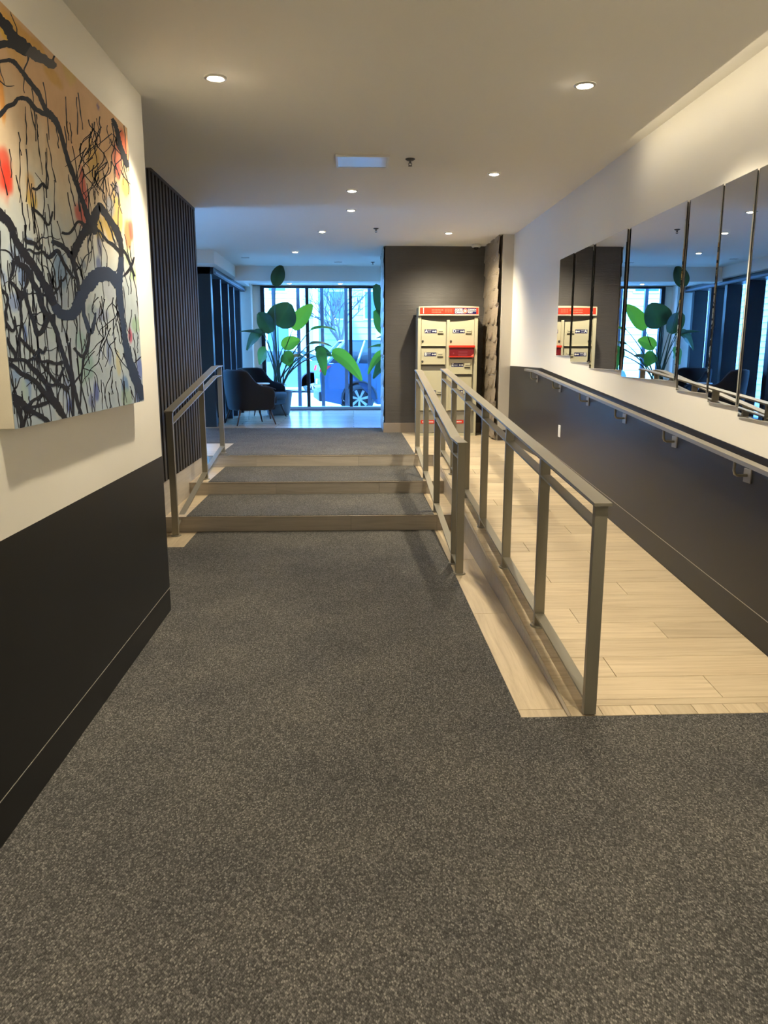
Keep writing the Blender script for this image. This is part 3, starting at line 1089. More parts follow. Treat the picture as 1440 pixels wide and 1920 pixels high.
limbs = [
    (INK, [(-40, -6, 14), (-18, 14, 14), (0, 36, 16), (10, 47, 18), (22, 66, 20), (36, 83, 26), (55, 96, 22)]),
    (INKG, [(52, 94, 20), (68, 104, 22), (83, 112, 16), (97, 121, 18), (106, 122, 5)]),
    (INK, [(-40, 92, 18), (-15, 88, 17), (8, 82, 14), (28, 84, 18)]),
    (INK, [(-40, 128, 8), (-15, 119, 7), (12, 113, 7), (24, 115, 9), (33, 124, 8), (45, 140, 8), (58, 157, 9), (70, 172, 9), (78, 190, 8), (85, 205, 9), (92, 213, 13), (100, 222, 13), (108, 235, 10), (115, 255, 8), (120, 275, 8), (127, 300, 8), (134, 320, 9), (141, 340, 8), (148, 358, 8), (156, 382, 9), (164, 405, 12), (170, 418, 16)]),
    (INK, [(-40, 262, 8), (-15, 232, 8), (4, 211, 9), (12, 201, 9), (25, 195, 8), (32, 186, 7), (40, 184, 8), (52, 187, 9), (65, 203, 9), (80, 212, 9), (91, 216, 9)]),
    (INK, [(-40, 350, 14), (-15, 382, 16), (2, 405, 18), (14, 414, 16), (22, 428, 13), (28, 447, 11), (36, 461, 14), (46, 476, 14), (59, 494, 14), (70, 510, 13), (81, 530, 13), (93, 552, 14), (101, 570, 15), (108, 582, 18)]),
    (INKB, [(102, 572, 15), (110, 585, 18), (124, 591, 22), (136, 588, 22), (143, 578, 22), (150, 560, 22), (158, 545, 24), (168, 530, 26), (180, 518, 27), (193, 513, 27), (205, 515, 24), (215, 524, 18), (219, 540, 10)]),
    (INK, [(172, 420, 20), (179, 402, 17), (184, 386, 9), (187, 384, 8), (191, 391, 12), (200, 405, 12), (211, 420, 12), (219, 434, 12), (225, 452, 10), (227, 468, 9), (227, 485, 9)]),
    (INKB, [(227, 482, 9), (226, 500, 11), (224, 518, 13), (223, 530, 14), (223, 548, 13), (226, 573, 11), (230, 602, 9), (233, 624, 9), (236, 646, 11), (242, 675, 14), (251, 701, 16), (260, 726, 15), (268, 750, 12)]),
    (INK, [(172, 412, 18), (170, 424, 24), (164, 430, 20), (155, 441, 15), (148, 452, 15), (140, 470, 14), (134, 479, 14), (128, 473, 10), (118, 463, 9), (108, 457, 10), (96, 452, 6)]),
    (INK, [(172, 412, 8), (176, 430, 14), (178, 440, 6)]),
    (INK, [(134, 478, 10), (138, 495, 9), (141, 510, 7), (146, 530, 6), (149, 546, 3)]),
    (INK, [(210, 222, 6), (214, 230, 8), (217, 238, 8), (220, 250, 8), (223, 265, 8), (228, 282, 9), (234, 298, 10), (240, 314, 6)]),
    (INK, [(10, 672, 8), (25, 675, 7), (45, 675, 7), (60, 690, 9), (75, 705, 9), (88, 722, 10), (97, 745, 12), (108, 762, 14), (115, 775, 12), (124, 787, 8)]),
    (INK, [(15, 682, 7), (27, 688, 8), (40, 700, 8), (55, 708, 9), (70, 720, 9), (80, 733, 10), (92, 748, 10), (102, 757, 10)]),
    (INK, [(20, 744, 14), (32, 748, 16), (42, 757, 14), (50, 765, 14), (60, 772, 10), (72, 778, 9), (83, 785, 9), (95, 794, 5)]),
    (INK, [(28, 752, 12), (35, 770, 9), (39, 785, 8), (42, 803, 7)]),
    (INK, [(52, 764, 8), (60, 752, 6), (72, 745, 5), (80, 735, 4)]),
    (INK, [(56, 764, 6), (68, 762, 6), (80, 758, 8), (90, 754, 6)]),
    (INK, [(95, 590, 12), (99, 605, 9), (106, 622, 8), (112, 645, 8), (120, 670, 9), (127, 690, 9), (133, 710, 8), (136, 740, 6), (137, 780, 5)]),
    (INK, [(31, 480, 8), (34, 494, 9), (45, 500, 12), (54, 512, 10), (62, 530, 9), (70, 545, 9), (73, 558, 8), (80, 578, 10), (89, 592, 9)]),
    (INK, [(58, 592, 6), (64, 607, 8), (70, 626, 9), (79, 620, 9), (86, 603, 10), (92, 592, 8)]),
    (INKB, [(155, 566, 8), (157, 588, 7), (163, 607, 8), (168, 622, 9), (172, 620, 8), (176, 606, 6), (179, 586, 3)]),
    (INK, [(167, 624, 6), (165, 645, 6), (160, 662, 7), (153, 668, 6), (145, 660, 4), (138, 652, 5)]),
    (INK, [(130, 642, 4), (133, 690, 5), (137, 720, 7), (143, 745, 7), (148, 765, 6), (153, 778, 5)]),
    (INK, [(158, 664, 5), (154, 690, 4), (152, 720, 3), (150, 760, 3), (147, 776, 3)]),
    (INK, [(46, 445, 4), (50, 453, 8), (60, 455, 8), (66, 458, 6), (71, 466, 6), (79, 459, 4)]),
    (INK, [(47, 470, 4), (55, 468, 4), (62, 473, 4), (70, 475, 5), (80, 472, 5), (87, 480, 6), (93, 482, 8), (102, 473, 8), (108, 470, 7), (113, 480, 6), (120, 495, 6), (128, 507, 6), (138, 522, 5)]),
    (INK, [(86, 555, 4), (95, 556, 5), (105, 545, 5), (112, 535, 4), (113, 525, 3), (118, 526, 4), (125, 512, 3)]),
    (INK, [(70, 545, 4), (78, 552, 5), (88, 554, 5), (92, 556, 6)]),
    (INK, [(115, 436, 5), (122, 438, 5), (130, 437, 5), (138, 428, 5), (143, 418, 5), (150, 416, 6), (160, 424, 7)]),
    (INK, [(60, 352, 4), (66, 355, 5), (72, 352, 6), (79, 344, 5), (84, 350, 5), (89, 354, 5)]),
    (INK, [(58, 392, 4), (64, 394, 6), (70, 398, 5), (80, 408, 4), (87, 420, 5), (92, 420, 4), (96, 406, 4), (98, 396, 3)]),
    (INK, [(184, 430, 3), (192, 440, 4), (201, 452, 5), (209, 457, 6), (216, 463, 6), (224, 472, 6)]),
    (INK, [(228, 466, 5), (236, 476, 4), (243, 492, 4), (249, 510, 4), (252, 518, 4)]),
    (INK, [(251, 482, 3), (247, 496, 5), (240, 508, 5), (231, 518, 4)]),
    (INK, [(12, 615, 6), (9, 590, 5), (14, 560, 5), (5, 545, 5), (-12, 538, 5), (-30, 520, 4)]),
    (INK, [(25, 488, 8), (23, 510, 6), (18, 525, 5), (26, 535, 5), (34, 545, 6), (40, 560, 7), (46, 540, 5), (50, 530, 6), (50, 510, 5)]),
    (INK, [(45, 545, 6), (50, 565, 7), (56, 585, 6), (60, 600, 5)]),
    (INK, [(40, 545, 5), (38, 580, 5), (40, 600, 5), (36, 630, 4), (37, 670, 4)]),
    (INK, [(10, 605, 7), (22, 620, 5), (28, 612, 5), (24, 600, 5)]),
    (INK, [(10, 632, 6), (18, 648, 7), (26, 660, 6), (30, 672, 5)]),
    (INK, [(34, 632, 6), (46, 644, 6), (58, 656, 6), (66, 662, 6), (74, 655, 5), (80, 662, 5), (86, 650, 5)]),
    (INK, [(50, 678, 5), (62, 672, 5), (76, 678, 5), (90, 677, 6), (104, 682, 6), (120, 678, 7)]),
    (INK, [(72, 664, 4), (78, 682, 4), (88, 694, 6), (97, 706, 5), (106, 718, 7), (118, 724, 7), (128, 732, 8)]),
    (INK, [(90, 722, 6), (100, 722, 6), (108, 716, 6), (114, 700, 4), (118, 688, 3)]),
]
rl = random.Random(3)
for i, (mm, pts) in enumerate(limbs):
    bm = bmesh.new()
    ribbon(bm, pts, 0.0006 + 0.00002 * i, 0.16, 5, rl)
    finish(bm, 'painted_branch', mm, pt)
# fine twigs: upright drooping strokes
bm = bmesh.new()
for k in range(330):
    x = rl.uniform(-25, 262)
    y = rl.uniform(60, 770)
    if y < 60 + x * 0.75:
        continue
    dense = 1.0 if y > 330 else 0.5
    if rl.random() > dense:
        continue
    ln = rl.uniform(35, 120) if x < 170 else rl.uniform(25, 80)
    sl = rl.uniform(0.0, 0.2)
    pts = []
    cx_ = x
    seg = 7
    for s in range(seg):
        pts.append((cx_, y + ln * s / (seg - 1), rl.uniform(1.1, 2.6) if x < 150 else rl.uniform(0.9, 1.7)))
        cx_ += sl * ln / (seg - 1) + rl.uniform(-1.8, 1.8)
    ribbon(bm, pts, 0.0004, 0.1, 3, rl)
# kinked side branches that leave the limbs
for k in range(64):
    mm_, lp_ = limbs[rl.randrange(len(limbs))]
    x, y, w0 = lp_[rl.randrange(len(lp_))]
    if x > 180 and k % 2:
        continue
    ang = rl.choice((rl.uniform(0.5, 2.6), rl.uniform(0.9, 2.2), rl.uniform(-2.4, -0.8)))
    wd = min(w0 * 0.55, rl.uniform(2.2, 4.4))
    pts = []
    for s_ in range(8):
        pts.append((x, y, wd * (1 - s_ * 0.09)))
        ang += rl.choice((-0.55, -0.3, 0.0, 0.3, 0.55)) * rl.uniform(0.6, 1.2)
        st_ = rl.uniform(8, 17)
        x += st_ * 0.55 * math.cos(ang)
        y += st_ * math.sin(ang)
    ribbon(bm, pts, 0.0005, 0.25, 3, rl)
# forked squiggly twigs at the upper right and lower right
for k in range(90):
    if k < 54:
        x, y = rl.uniform(150, 236), rl.uniform(190, 345)
        if y < 75 + x * 0.72:
            continue
    else:
        x, y = rl.uniform(176, 232), rl.uniform(530, 700)
        if k % 3 == 0:
            continue
    pts = []
    ang = rl.uniform(1.2, 2.4)
    for s in range(7):
        pts.append((x, y, 2.2 - 0.18 * s))
        ang += rl.uniform(-0.7, 0.7)
        ang = max(0.7, min(2.6, ang))
        x += 8 * math.cos(ang)
        y += 11 * math.sin(ang)
    ribbon(bm, pts, 0.00045, 0.15, 3, rl)
finish(bm, 'painted_twigs', INK, pt)['kind'] = 'stuff'

# ================================================================== CEILING FITTINGS
def recessed(label, x, y, z, aim=(0, 0, -1), watts=LAMP_W, tilt=0.0, spot=95, group=None, r=0.055):
    o = empty('recessed_light', (x, y, z))
    tag(o, label, 'ceiling light', 'recessed ceiling lamps')
    bm = bmesh.new()
    prof_o, prof_i = r, r * 0.66
    seg = 28
    rings = []
    for rr, zz in ((prof_o, -0.0005), (prof_o, -0.005), (prof_i + 0.006, -0.009), (prof_i, -0.005), (prof_i, -0.002)):
        rings.append([bm.verts.new((rr * math.cos(2 * PI * k / seg), rr * math.sin(2 * PI * k / seg), zz)) for k in range(seg)])
    for a, b in zip(rings[:-1], rings[1:]):
        for k in range(seg):
            bm.faces.new((a[k], a[(k + 1) % seg], b[(k + 1) % seg], b[k]))
    finish(bm, 'trim_ring', TRIMW, o, True)
    bm = bmesh.new()
    add_lathe(bm, [(0.001, -0.013), (prof_i * 0.6, -0.012), (prof_i * 0.85, -0.008), (prof_i * 0.95, -0.003)], 24)
    lo = finish(bm, 'lamp', GLOW, o, True)
    if tilt:
        lo.rotation_euler = (0, tilt, 0)
    d = bpy.data.lights.new('spot', 'SPOT')
    d.energy = watts
    d.color = LAMP
    d.spot_size = math.radians(spot)
    d.spot_blend = 0.9
    d.shadow_soft_size = 0.03
    s = bpy.data.objects.new('spot', d)
    link(s, o)
    s.location = (0, 0, -0.03)
    s.rotation_euler = Vector(aim).to_track_quat('-Z', 'Y').to_euler()
    return o


recessed('swivel recessed lamp near the painting, left ceiling', -0.665, 4.156, C1, (-0.24, -0.15, -1), 92, 0.25, 84)
recessed('swivel recessed lamp near the mirrors, upper right of the photo', 1.18, 4.19, C1, (0.42, 0.0, -1), 80, -0.25, 100)
recessed('recessed lamp over the near end of the painting, above the frame', -0.665, 2.2, C1, (-0.12, 0, -1), 50, 0.0, 90)
for x, y in ((1.18, 2.2), (-0.665, 0.3), (1.18, 0.3), (-0.665, -1.6), (1.18, -1.6)):
    recessed('recessed lamp behind the camera, %s row, %s' % ('left' if x < 0 else 'right', {2.2: 'just above the frame', 0.3: 'nearest the camera', -1.6: 'nearest the back wall'}[y]), x, y, C1, (-0.25 if x < 0 else 0.3, 0, -1), 74, 0.0, 105)
recessed('recessed lamp over the ramp just past the ceiling step', 1.19, 6.83, C2, (-0.1, 0.05, -1), 100, 0, 125)
recessed('recessed lamp over the steps, nearer of the pair below the ceiling vent', 0.0, 7.55, C2, (0, 0, -1), 75, 0, 150)
recessed('recessed lamp over the steps, farther of the pair below the ceiling vent', -0.01, 8.53, C2, (0, 0, -1), 75, 0, 150)
recessed('recessed lamp over the upper carpet, in the middle of the lobby ceiling', -0.37, 9.97, C2, (0, 0, -1), 30, 0, 135)
recessed('recessed lamp over the armchairs, in the blue lit ceiling', -0.84, 11.89, C2, (0, 0, -1), 12, 0, 115)
recessed('recessed lamp shining on the parcel locker', 1.20, 10.02, C2, (0.02, 0.2, -1), 95, -0.2, 140)
recessed('small recessed lamp above the street window, left of two', -1.22, 15.45, 2.85, (0, 0, -1), 8, 0, 100)
recessed('small recessed lamp above the street window, right of two', -0.24, 15.45, 2.85, (0, 0, -1), 8, 0, 100)

# LED strip tucked in the slot between the dropped ceiling and the right wall
ls = empty('cove_light', (1.75, 1.4, 2.90))
tag(ls, 'hidden warm light strip in the ceiling slot above the mirrors', 'strip light')
box('light_channel', 0.0, 0.012, -4.3, 4.3, -0.02, 0.02, TRIMW, ls)
box('light_diffuser', 0.012, 0.020, -4.3, 4.3, -0.014, 0.014, mat('cove_glow', linear=(0.9, 0.85, 0.7), emit=LAMP, emit_s=4.2), ls)

# ceiling access panel / vent
v = empty('ceiling_vent', (0.075, 5.78, C1))
tag(v, 'flat white rectangular vent panel in the lower ceiling', 'vent')
bm = bmesh.new()
for a, b, c, d in ((-0.185, 0.185, -0.165, -0.15), (-0.185, 0.185, 0.15, 0.165), (-0.185, -0.17, -0.15, 0.15), (0.17, 0.185, -0.15, 0.15)):
    add_box(bm, a, b, c, d, -0.014, 0)
finish(bm, 'vent_frame', WHITE, v)
box('vent_panel', -0.17, 0.17, -0.15, 0.15, -0.011, 0, mat('vent_white', linear=(0.82, 0.84, 0.88), rough=0.16, spec=0.8), v)


def sprinkler(label, x, y, z, s=1.0):
    o = empty('sprinkler_head', (x, y, z))
    tag(o, label, 'sprinkler', 'ceiling sprinklers')
    dk = mat('sprinkler_metal', linear=(0.12, 0.115, 0.11), rough=0.4, metal=0.8)
    bm = bmesh.new()
    add_lathe(bm, [(0.034, 0), (0.034, -0.004), (0.022, -0.012), (0.010, -0.014)], 20)
    finish(bm, 'escutcheon', dk, o, True)
    bm = bmesh.new()
    add_cyl(bm, (0, 0, -0.012), (0, 0, -0.03), 0.007)
    for sx in (-1, 1):
        add_tube(bm, [(sx * 0.007, 0, -0.024), (sx * 0.012, 0, -0.034), (sx * 0.003, 0, -0.046)], 0.0025, 6)
    finish(bm, 'frame_arms', dk, o)
    bm = bmesh.new()
    add_cyl(bm, (0, 0, -0.045), (0, 0, -0.048), 0.014, 0.014, 14)
    finish(bm, 'deflector', dk, o)


sprinkler('metal sprinkler head beside the ceiling vent', 0.407, 5.72, C1)
sprinkler('sprinkler head over the upper carpet, mid ceiling', 0.285, 9.70, C2)
sprinkler('small sprinkler head near the window beam', 0.332, 13.10, C2)
for x, y, lb in ((-1.668, 12.6, 'thin dark slot diffuser in the ceiling above the armchairs'), (-0.233, 13.12, 'thin dark slot diffuser in the ceiling before the window beam')):
    o = empty('slot_diffuser', (x, y, C2))
    tag(o, lb, 'diffuser')
    bm = bmesh.new()
    add_box(bm, -0.055, 0.055, -0.02, 0.02, -0.004, 0)
    finish(bm, 'slot', mat('slot_dark', linear=(0.03, 0.03, 0.035), rough=0.6), o)
    bm = bmesh.new()
    for c in (-1, 1):
        add_box(bm, -0.062, 0.062, c * 0.023 - 0.003, c * 0.023 + 0.003, -0.006, 0)
    finish(bm, 'rim', TRIMW, o)

# dome camera
o = empty('dome_camera', (1.70, 11.02, C2))
tag(o, 'small white dome security camera in the ceiling corner above the locker', 'camera')
bm = bmesh.new()
add_lathe(bm, [(0.055, 0), (0.062, -0.004), (0.062, -0.032), (0.052, -0.040)], 24)
finish(bm, 'housing', WHITE, o, True)
bm = bmesh.new()
add_lathe(bm, [(0.036, -0.038), (0.034, -0.052), (0.022, -0.066), (0.004, -0.072)], 20)
finish(bm, 'dome', mat('dark_dome', linear=(0.01, 0.01, 0.012), rough=0.1), o, True)

# ================================================================== PARCEL LOCKER
lk = empty('parcel_locker', (1.2975, 10.74, ZU))
tag(lk, 'tall beige post parcel locker with red header and lettered doors', 'parcel locker')
BEI = mat('locker_beige', linear=(0.50, 0.47, 0.33), rough=0.42)
BEI2 = mat('locker_grey_beige', linear=(0.27, 0.255, 0.21), rough=0.45)
RED = mat('locker_red', linear=(0.62, 0.035, 0.015), rough=0.35)
DRED = mat('locker_dark_red', linear=(0.17, 0.006, 0.012), rough=0.35)
NAVY = mat('label_navy', linear=(0.010, 0.012, 0.085), rough=0.4)
LW = mat('label_white', linear=(0.80, 0.80, 0.78), rough=0.4)
PINK = mat('label_pale_red', linear=(0.80, 0.20, 0.13), rough=0.4)
DKG = mat('locker_shadow_and_lock_grey', linear=(0.10, 0.095, 0.08), rough=0.5)  # painted shade of recess and ledges; also slots and locks


def LX(c):      # layout units of the locker front: 9 per photo pixel
    return (c / 9.0 + 770 - 839.5) * 0.0073


def LZ(c):
    return (815.0 - (c / 9.0 + 560)) * 0.0073


def lkbox(name, x0, x1, z1, z0, y0, y1, m, parent=lk, bevel=0.0):
    return box(name, LX(x0), LX(x1), y0, y1, LZ(z0), LZ(z1), m, parent, bevel)


lkbox('body', 118, 1128, 280, 2290, 0.03, 0.42, BEI2)
lkbox('plinth', 118, 1128, 2250, 2295, 0.004, 0.05, BEI)
# uprights
for a, b in ((115, 172), (604, 655), (1072, 1130)):
    lkbox('upright', a, b, 306 if a != 604 else 350, 1868, -0.004, 0.034, BEI, lk, 0.006)
for a, b in ((115, 150), (1095, 1130)):
    lkbox('upright', a, b, 1868, 2252, 0.0, 0.034, BEI, lk, 0.004)
# header with arched cap
hd = empty('header', (0, 0, 0))
hd.parent = lk
bm = bmesh.new()
poly = [(LX(125), LZ(282)), (LX(1135), LZ(282)), (LX(1135), LZ(142))]
for k in range(13):
    t = k / 12
    x = 1130 + (130 - 1130) * t
    poly.append((LX(x), LZ(136 - 16 * math.sin(PI * t))))
poly.append((LX(125), LZ(142)))
add_prism(bm, poly, 'Y', -0.03, 0.36)
finish(bm, 'header_cap', BEI, hd)
lkbox('header_panel', 145, 1125, 152, 262, -0.034, -0.028, RED, hd)
lkbox('logo_panel', 722, 1090, 160, 255, -0.036, -0.030, NAVY, hd)
lkbox('header_line', 145, 1125, 262, 268, -0.035, -0.029, LW, hd)
bm = bmesh.new()
add_cyl(bm, (LX(903), -0.039, LZ(206)), (LX(903), -0.030, LZ(206)), 38 / 9 * 0.0073, None, 28)
finish(bm, 'logo_disc', PINK, hd)
bm = bmesh.new()
for z0, z1 in ((203, 210),):
    add_box(bm, LX(727), LX(866), -0.0375, -0.034, LZ(z1), LZ(z0))
    add_box(bm, LX(940), LX(1086), -0.0375, -0.034, LZ(z1), LZ(z0))
finish(bm, 'logo_bar', LW, hd)
bm = bmesh.new()
cx_, cz_ = LX(903), LZ(206)
for pts in ([(-0.022, 0.016), (0.004, 0.010), (0.018, -0.004), (-0.006, 0.002)], [(-0.018, -0.002), (0.006, -0.004), (0.016, -0.014), (-0.010, -0.012)]):
    add_prism(bm, [(cx_ + u, cz_ + w) for u, w in pts], 'Y', -0.0405, -0.038)
finish(bm, 'logo_wing', LW, hd)
text('1', 0.105, (LX(205), -0.0345, LZ(208)), LW, hd, 'lettering', 'CENTER', bold=0.0004)
text('POSTES', 0.030, (LX(734), -0.0365, LZ(184)), LW, hd, bold=0.0008)
text('CANADA', 0.030, (LX(734), -0.0365, LZ(233)), LW, hd, bold=0.0008)
text('CANADA', 0.027, (LX(948), -0.0365, LZ(184)), LW, hd, bold=0.0006)
text('POST', 0.027, (LX(948), -0.0365, LZ(233)), LW, hd, bold=0.0006)
bm = bmesh.new()
for x0, x1, z0, z1 in ((343, 540, 180, 200), (343, 505, 218, 236), (565, 690, 178, 188), (565, 690, 200, 209), (565, 690, 220, 228)):
    n = int((x1 - x0) / 22)
    for k in range(n):
        a = x0 + (x1 - x0) * k / n
        add_box(bm, LX(a), LX(a + 16), -0.0355, -0.033, LZ(z1), LZ(z0))
finish(bm, 'small_print', PINK, hd)['kind'] = 'stuff'
# dark plate paints the shade in the recess behind the curved door tops
lkbox('recess_shade', 172, 1072, 282, 420, 0.026, 0.031, DKG)


def door(x0, x1, z0, z1, letter, curve=None, label_z=None, lock=None, slot=True, ledge=True):
    """one locker door with its navy letter label, slot handle and lock"""
    d = empty('door', (0, 0, 0))
    d.parent = lk
    bm = bmesh.new()
    if curve:
        poly = [(LX(x0), LZ(z1)), (LX(x1), LZ(z1))]
        for k in range(9):
            t = k / 8
            x = x1 + (x0 - x1) * t
            u = (x - 620) / 450.0
            poly.append((LX(x), LZ(382 - 44 * u * u)))
        add_prism(bm, poly, 'Y', 0.006, 0.034)
    else:
        add_box(bm, LX(x0), LX(x1), 0.006, 0.034, LZ(z1), LZ(z0), 0.003)
    finish(bm, 'door_leaf', BEI, d)
    if ledge:
        lkbox('ledge', x0 - 4, x1 + 4, z1 - 4, z1 + 6, -0.012, 0.030, BEI, d, 0.002)
        lkbox('ledge_shade', x0 + 6, x1 - 12, z1 + 6, z1 + 30, 0.020, 0.032, DKG, d)  # dark strip painted as the shadow below the ledge
    if label_z is not None:
        a = x0 + (52 if x0 < 500 else 48)
        lkbox('letter_label', a, a + 205, label_z - 30, label_z + 32, 0.0045, 0.007, NAVY, d)
        text(letter, 0.056, (LX(a + 6), 0.004, LZ(label_z)), LW, d, 'lettering', bold=0.0012)
        bm = bmesh.new()
        for dz, ln in ((-12, 66), (12, 58)):
            for k in range(5):
                q = a + 48 + ln * k / 5
                add_box(bm, LX(q), LX(q + ln / 5 - 4), 0.0038, 0.006, LZ(label_z + dz + 4), LZ(label_z + dz - 4))
        add_cyl(bm, (LX(a + 184), 0.0036, LZ(label_z + 2)), (LX(a + 184), 0.006, LZ(label_z + 2)), 0.0125, None, 14)
        add_cyl(bm, (LX(a + 142), 0.0036, LZ(label_z + 2)), (LX(a + 142), 0.006, LZ(label_z + 2)), 0.0105, None, 14)
        add_box(bm, LX(a + 142), LX(a + 184), 0.0036, 0.006, LZ(label_z + 8), LZ(label_z - 4))
        finish(bm, 'key_symbol', LW, d)['kind'] = 'stuff'
        if slot:
            lkbox('slot_handle', a + 222, a + 318, label_z - 30, label_z + 34, -0.010, 0.008, BEI, d, 0.003)
            lkbox('slot', a + 236, a + 306, label_z + 2, label_z + 12, -0.0115, -0.008, DKG, d)
            lkbox('handle_lip', a + 220, a + 320, label_z + 30, label_z + 54, 0.002, 0.008, DKG, d)
    if lock:
        bm = bmesh.new()
        add_cyl(bm, (LX(x0 + 22), 0.0, LZ(lock)), (LX(x0 + 22), 0.008, LZ(lock)), 0.015, None, 14)
        add_box(bm, LX(x0 + 12), LX(x0 + 32), 0.0, 0.008, LZ(lock + 24), LZ(lock))
        finish(bm, 'lock', DKG, d)


LH = 1080  # second crop offset in the same layout units
door(178, 590, 345, 775, 'A', True, 535, 700)
door(176, 585, 815, 1078, 'B', None, 915, 1035)
door(174, 582, 1190, LH + 765, 'C', None, LH + 468, None)
door(655, 1068, 345, 770, 'D', True, 535, 700, ledge=False)
door(645, 1050, 995, 1240, 'E', None, 1092, 1205)
door(645, 1045, 1290, LH + 765, 'F', None, LH + 462, 1385)
# red mail slot drawer
dr = empty('mail_drawer', (0, 0, 0))
dr.parent = lk
lkbox('drawer_hood', 640, 1078, 768, 804, -0.05, 0.034, RED, dr, 0.004)
lkbox('drawer_front', 648, 1062, 802, 952, -0.035, 0.034, DRED, dr, 0.003)
lkbox('drawer_rim', 640, 1062, 948, 966, -0.045, 0.034, RED, dr, 0.003)
lkbox('drawer_gap', 652, 1040, 966, 992, 0.018, 0.034, DKG, dr)
bm = bmesh.new()
for z in (868, 884, 912, 928):
    add_box(bm, LX(800), LX(955), -0.0365, -0.034, LZ(z + 7), LZ(z))
add_cyl(bm, (LX(720), -0.0365, LZ(900)), (LX(720), -0.034, LZ(900)), 0.01, None, 12)
finish(bm, 'drawer_print', mat('drawer_print', linear=(0.28, 0.05, 0.07), rough=0.5), dr)['kind'] = 'stuff'
bm = bmesh.new()
add_prism(bm, [(LX(1010), LZ(948)), (LX(1062), LZ(948)), (LX(1062), LZ(905))], 'Y', -0.0365, -0.034)
finish(bm, 'drawer_sticker', PINK, dr)
# lower panels with red strips
for a, b in ((160, 590), (618, 1060)):
    lkbox('lower_panel', a, b, LH + 795, LH + 1165, 0.012, 0.034, BEI2, lk, 0.003)
lkbox('lower_ledge', 160, 1070, LH + 765, LH + 785, 0.0, 0.034, BEI, lk, 0.002)
lkbox('red_strip', 180, 430, LH + 945, LH + 1005, 0.009, 0.014, RED)
lkbox('red_strip', 660, 920, LH + 945, LH + 1005, 0.009, 0.014, RED)
bm = bmesh.new()
for x0, x1 in ((205, 400), (690, 890)):
    n = 12
    for k in range(n):
        a = x0 + (x1 - x0) * k / n
        add_box(bm, LX(a), LX(a + 11), 0.008, 0.010, LZ(LH + 985), LZ(LH + 966))
finish(bm, 'strip_print', LW, lk)['kind'] = 'stuff'

# ================================================================== ARMCHAIRS
def armchair_parts(root):
    """lounge chair facing local +X; high back sweeping down to rounded arms"""
    # U-shaped shell: front of right arm -> back -> front of left arm
    path = []
    hw, fx, bx = 0.335, 0.33, -0.30
    path += [(fx - 0.0, -hw), (0.20, -hw), (0.02, -hw - 0.003), (-0.12, -hw - 0.002)]
    for k in range(0, 9):
        a = -PI / 2 - (PI) * k / 8
        path.append((bx + 0.14 + 0.19 * math.cos(a) * 1.0, 0.30 * math.sin(a) * 1.10 if abs(math.sin(a)) > 0.01 else 0.0))
    path += [(-0.12, hw + 0.002), (0.02, hw + 0.003), (0.20, hw), (fx - 0.0, hw)]

    def topz(x, y):
        t = min(1, max(0, (0.06 - x) / 0.26))
        t = t * t * (3 - 2 * t)
        return 0.615 + (0.875 - 0.615) * t - (0.05 if x > 0.31 else 0.0)
    n = len(path)
    bm = bmesh.new()
    rings = []
    th = 0.075
    for i, (x, y) in enumerate(path):
        p0, p1 = path[max(i - 1, 0)], path[min(i + 1, n - 1)]
        d = Vector((p1[0] - p0[0], p1[1] - p0[1], 0)).normalized()
        nr = Vector((d.y, -d.x, 0))          # outward
        if nr.dot(Vector((x + 0.05, y, 0))) < 0:
            nr = -nr
        zt = topz(x, y)
        lean = 0.06 * (zt - 0.25) / 0.6
        base = Vector((x, y, 0))
        o_ = [base - nr * 0.035 + Vector((0, 0, 0.235)), base - nr * 0.0 + Vector((0, 0, 0.24)), base + nr * lean * 0.6 + Vector((0, 0, 0.25 + (zt - 0.25) * 0.5)),
              base + nr * lean + Vector((0, 0, zt - 0.02)), base + nr * (lean - 0.02) + Vector((0, 0, zt)), base + nr * (lean - th + 0.02) + Vector((0, 0, zt)),
              base + nr * (lean - th) + Vector((0, 0, zt - 0.025)), base - nr * th * 0.95 + Vector((0, 0, 0.38)), base - nr * th + Vector((0, 0, 0.24))]
        rings.append([bm.verts.new(v) for v in o_])
    for a, b in zip(rings[:-1], rings[1:]):
        for k in range(len(a)):
            j = (k + 1) % len(a)
            bm.faces.new((a[k], a[j], b[j], b[k]))
    bm.faces.new(rings[0][::-1])
    bm.faces.new(rings[-1])
    s = finish(bm, 'shell', VELVET, root, True)
    md = s.modifiers.new('sub', 'SUBSURF')
    md.levels = md.render_levels = 2
    bm = bmesh.new()
    add_box(bm, -0.27, 0.345, -0.262, 0.262, 0.235, 0.33, 0.02)
    finish(bm, 'seat_base', VELVET, root)
    bm = bmesh.new()
    add_box(bm, -0.26, 0.39, -0.258, 0.258, 0.325, 0.455, 0.045)
    c = finish(bm, 'seat_cushion', VELVET, root, True)
    bm = bmesh.new()
    pp = [Vector((x, y, topz(x, y) + 0.002)) for x, y in path]
    add_tube(bm, pp, 0.006, 6)
    finish(bm, 'piping', mat('piping', linear=(0.05, 0.045, 0.05), rough=0.6), root, True)
    for sx, sy in ((1, 1), (1, -1), (-1, 1), (-1, -1)):
        bm = bmesh.new()
        add_cyl(bm, (sx * 0.25, sy * 0.24, 0.245), (sx * 0.33, sy * 0.30, 0.0), 0.022, 0.010, 12)
        finish(bm, 'leg', DWOOD, root, True)


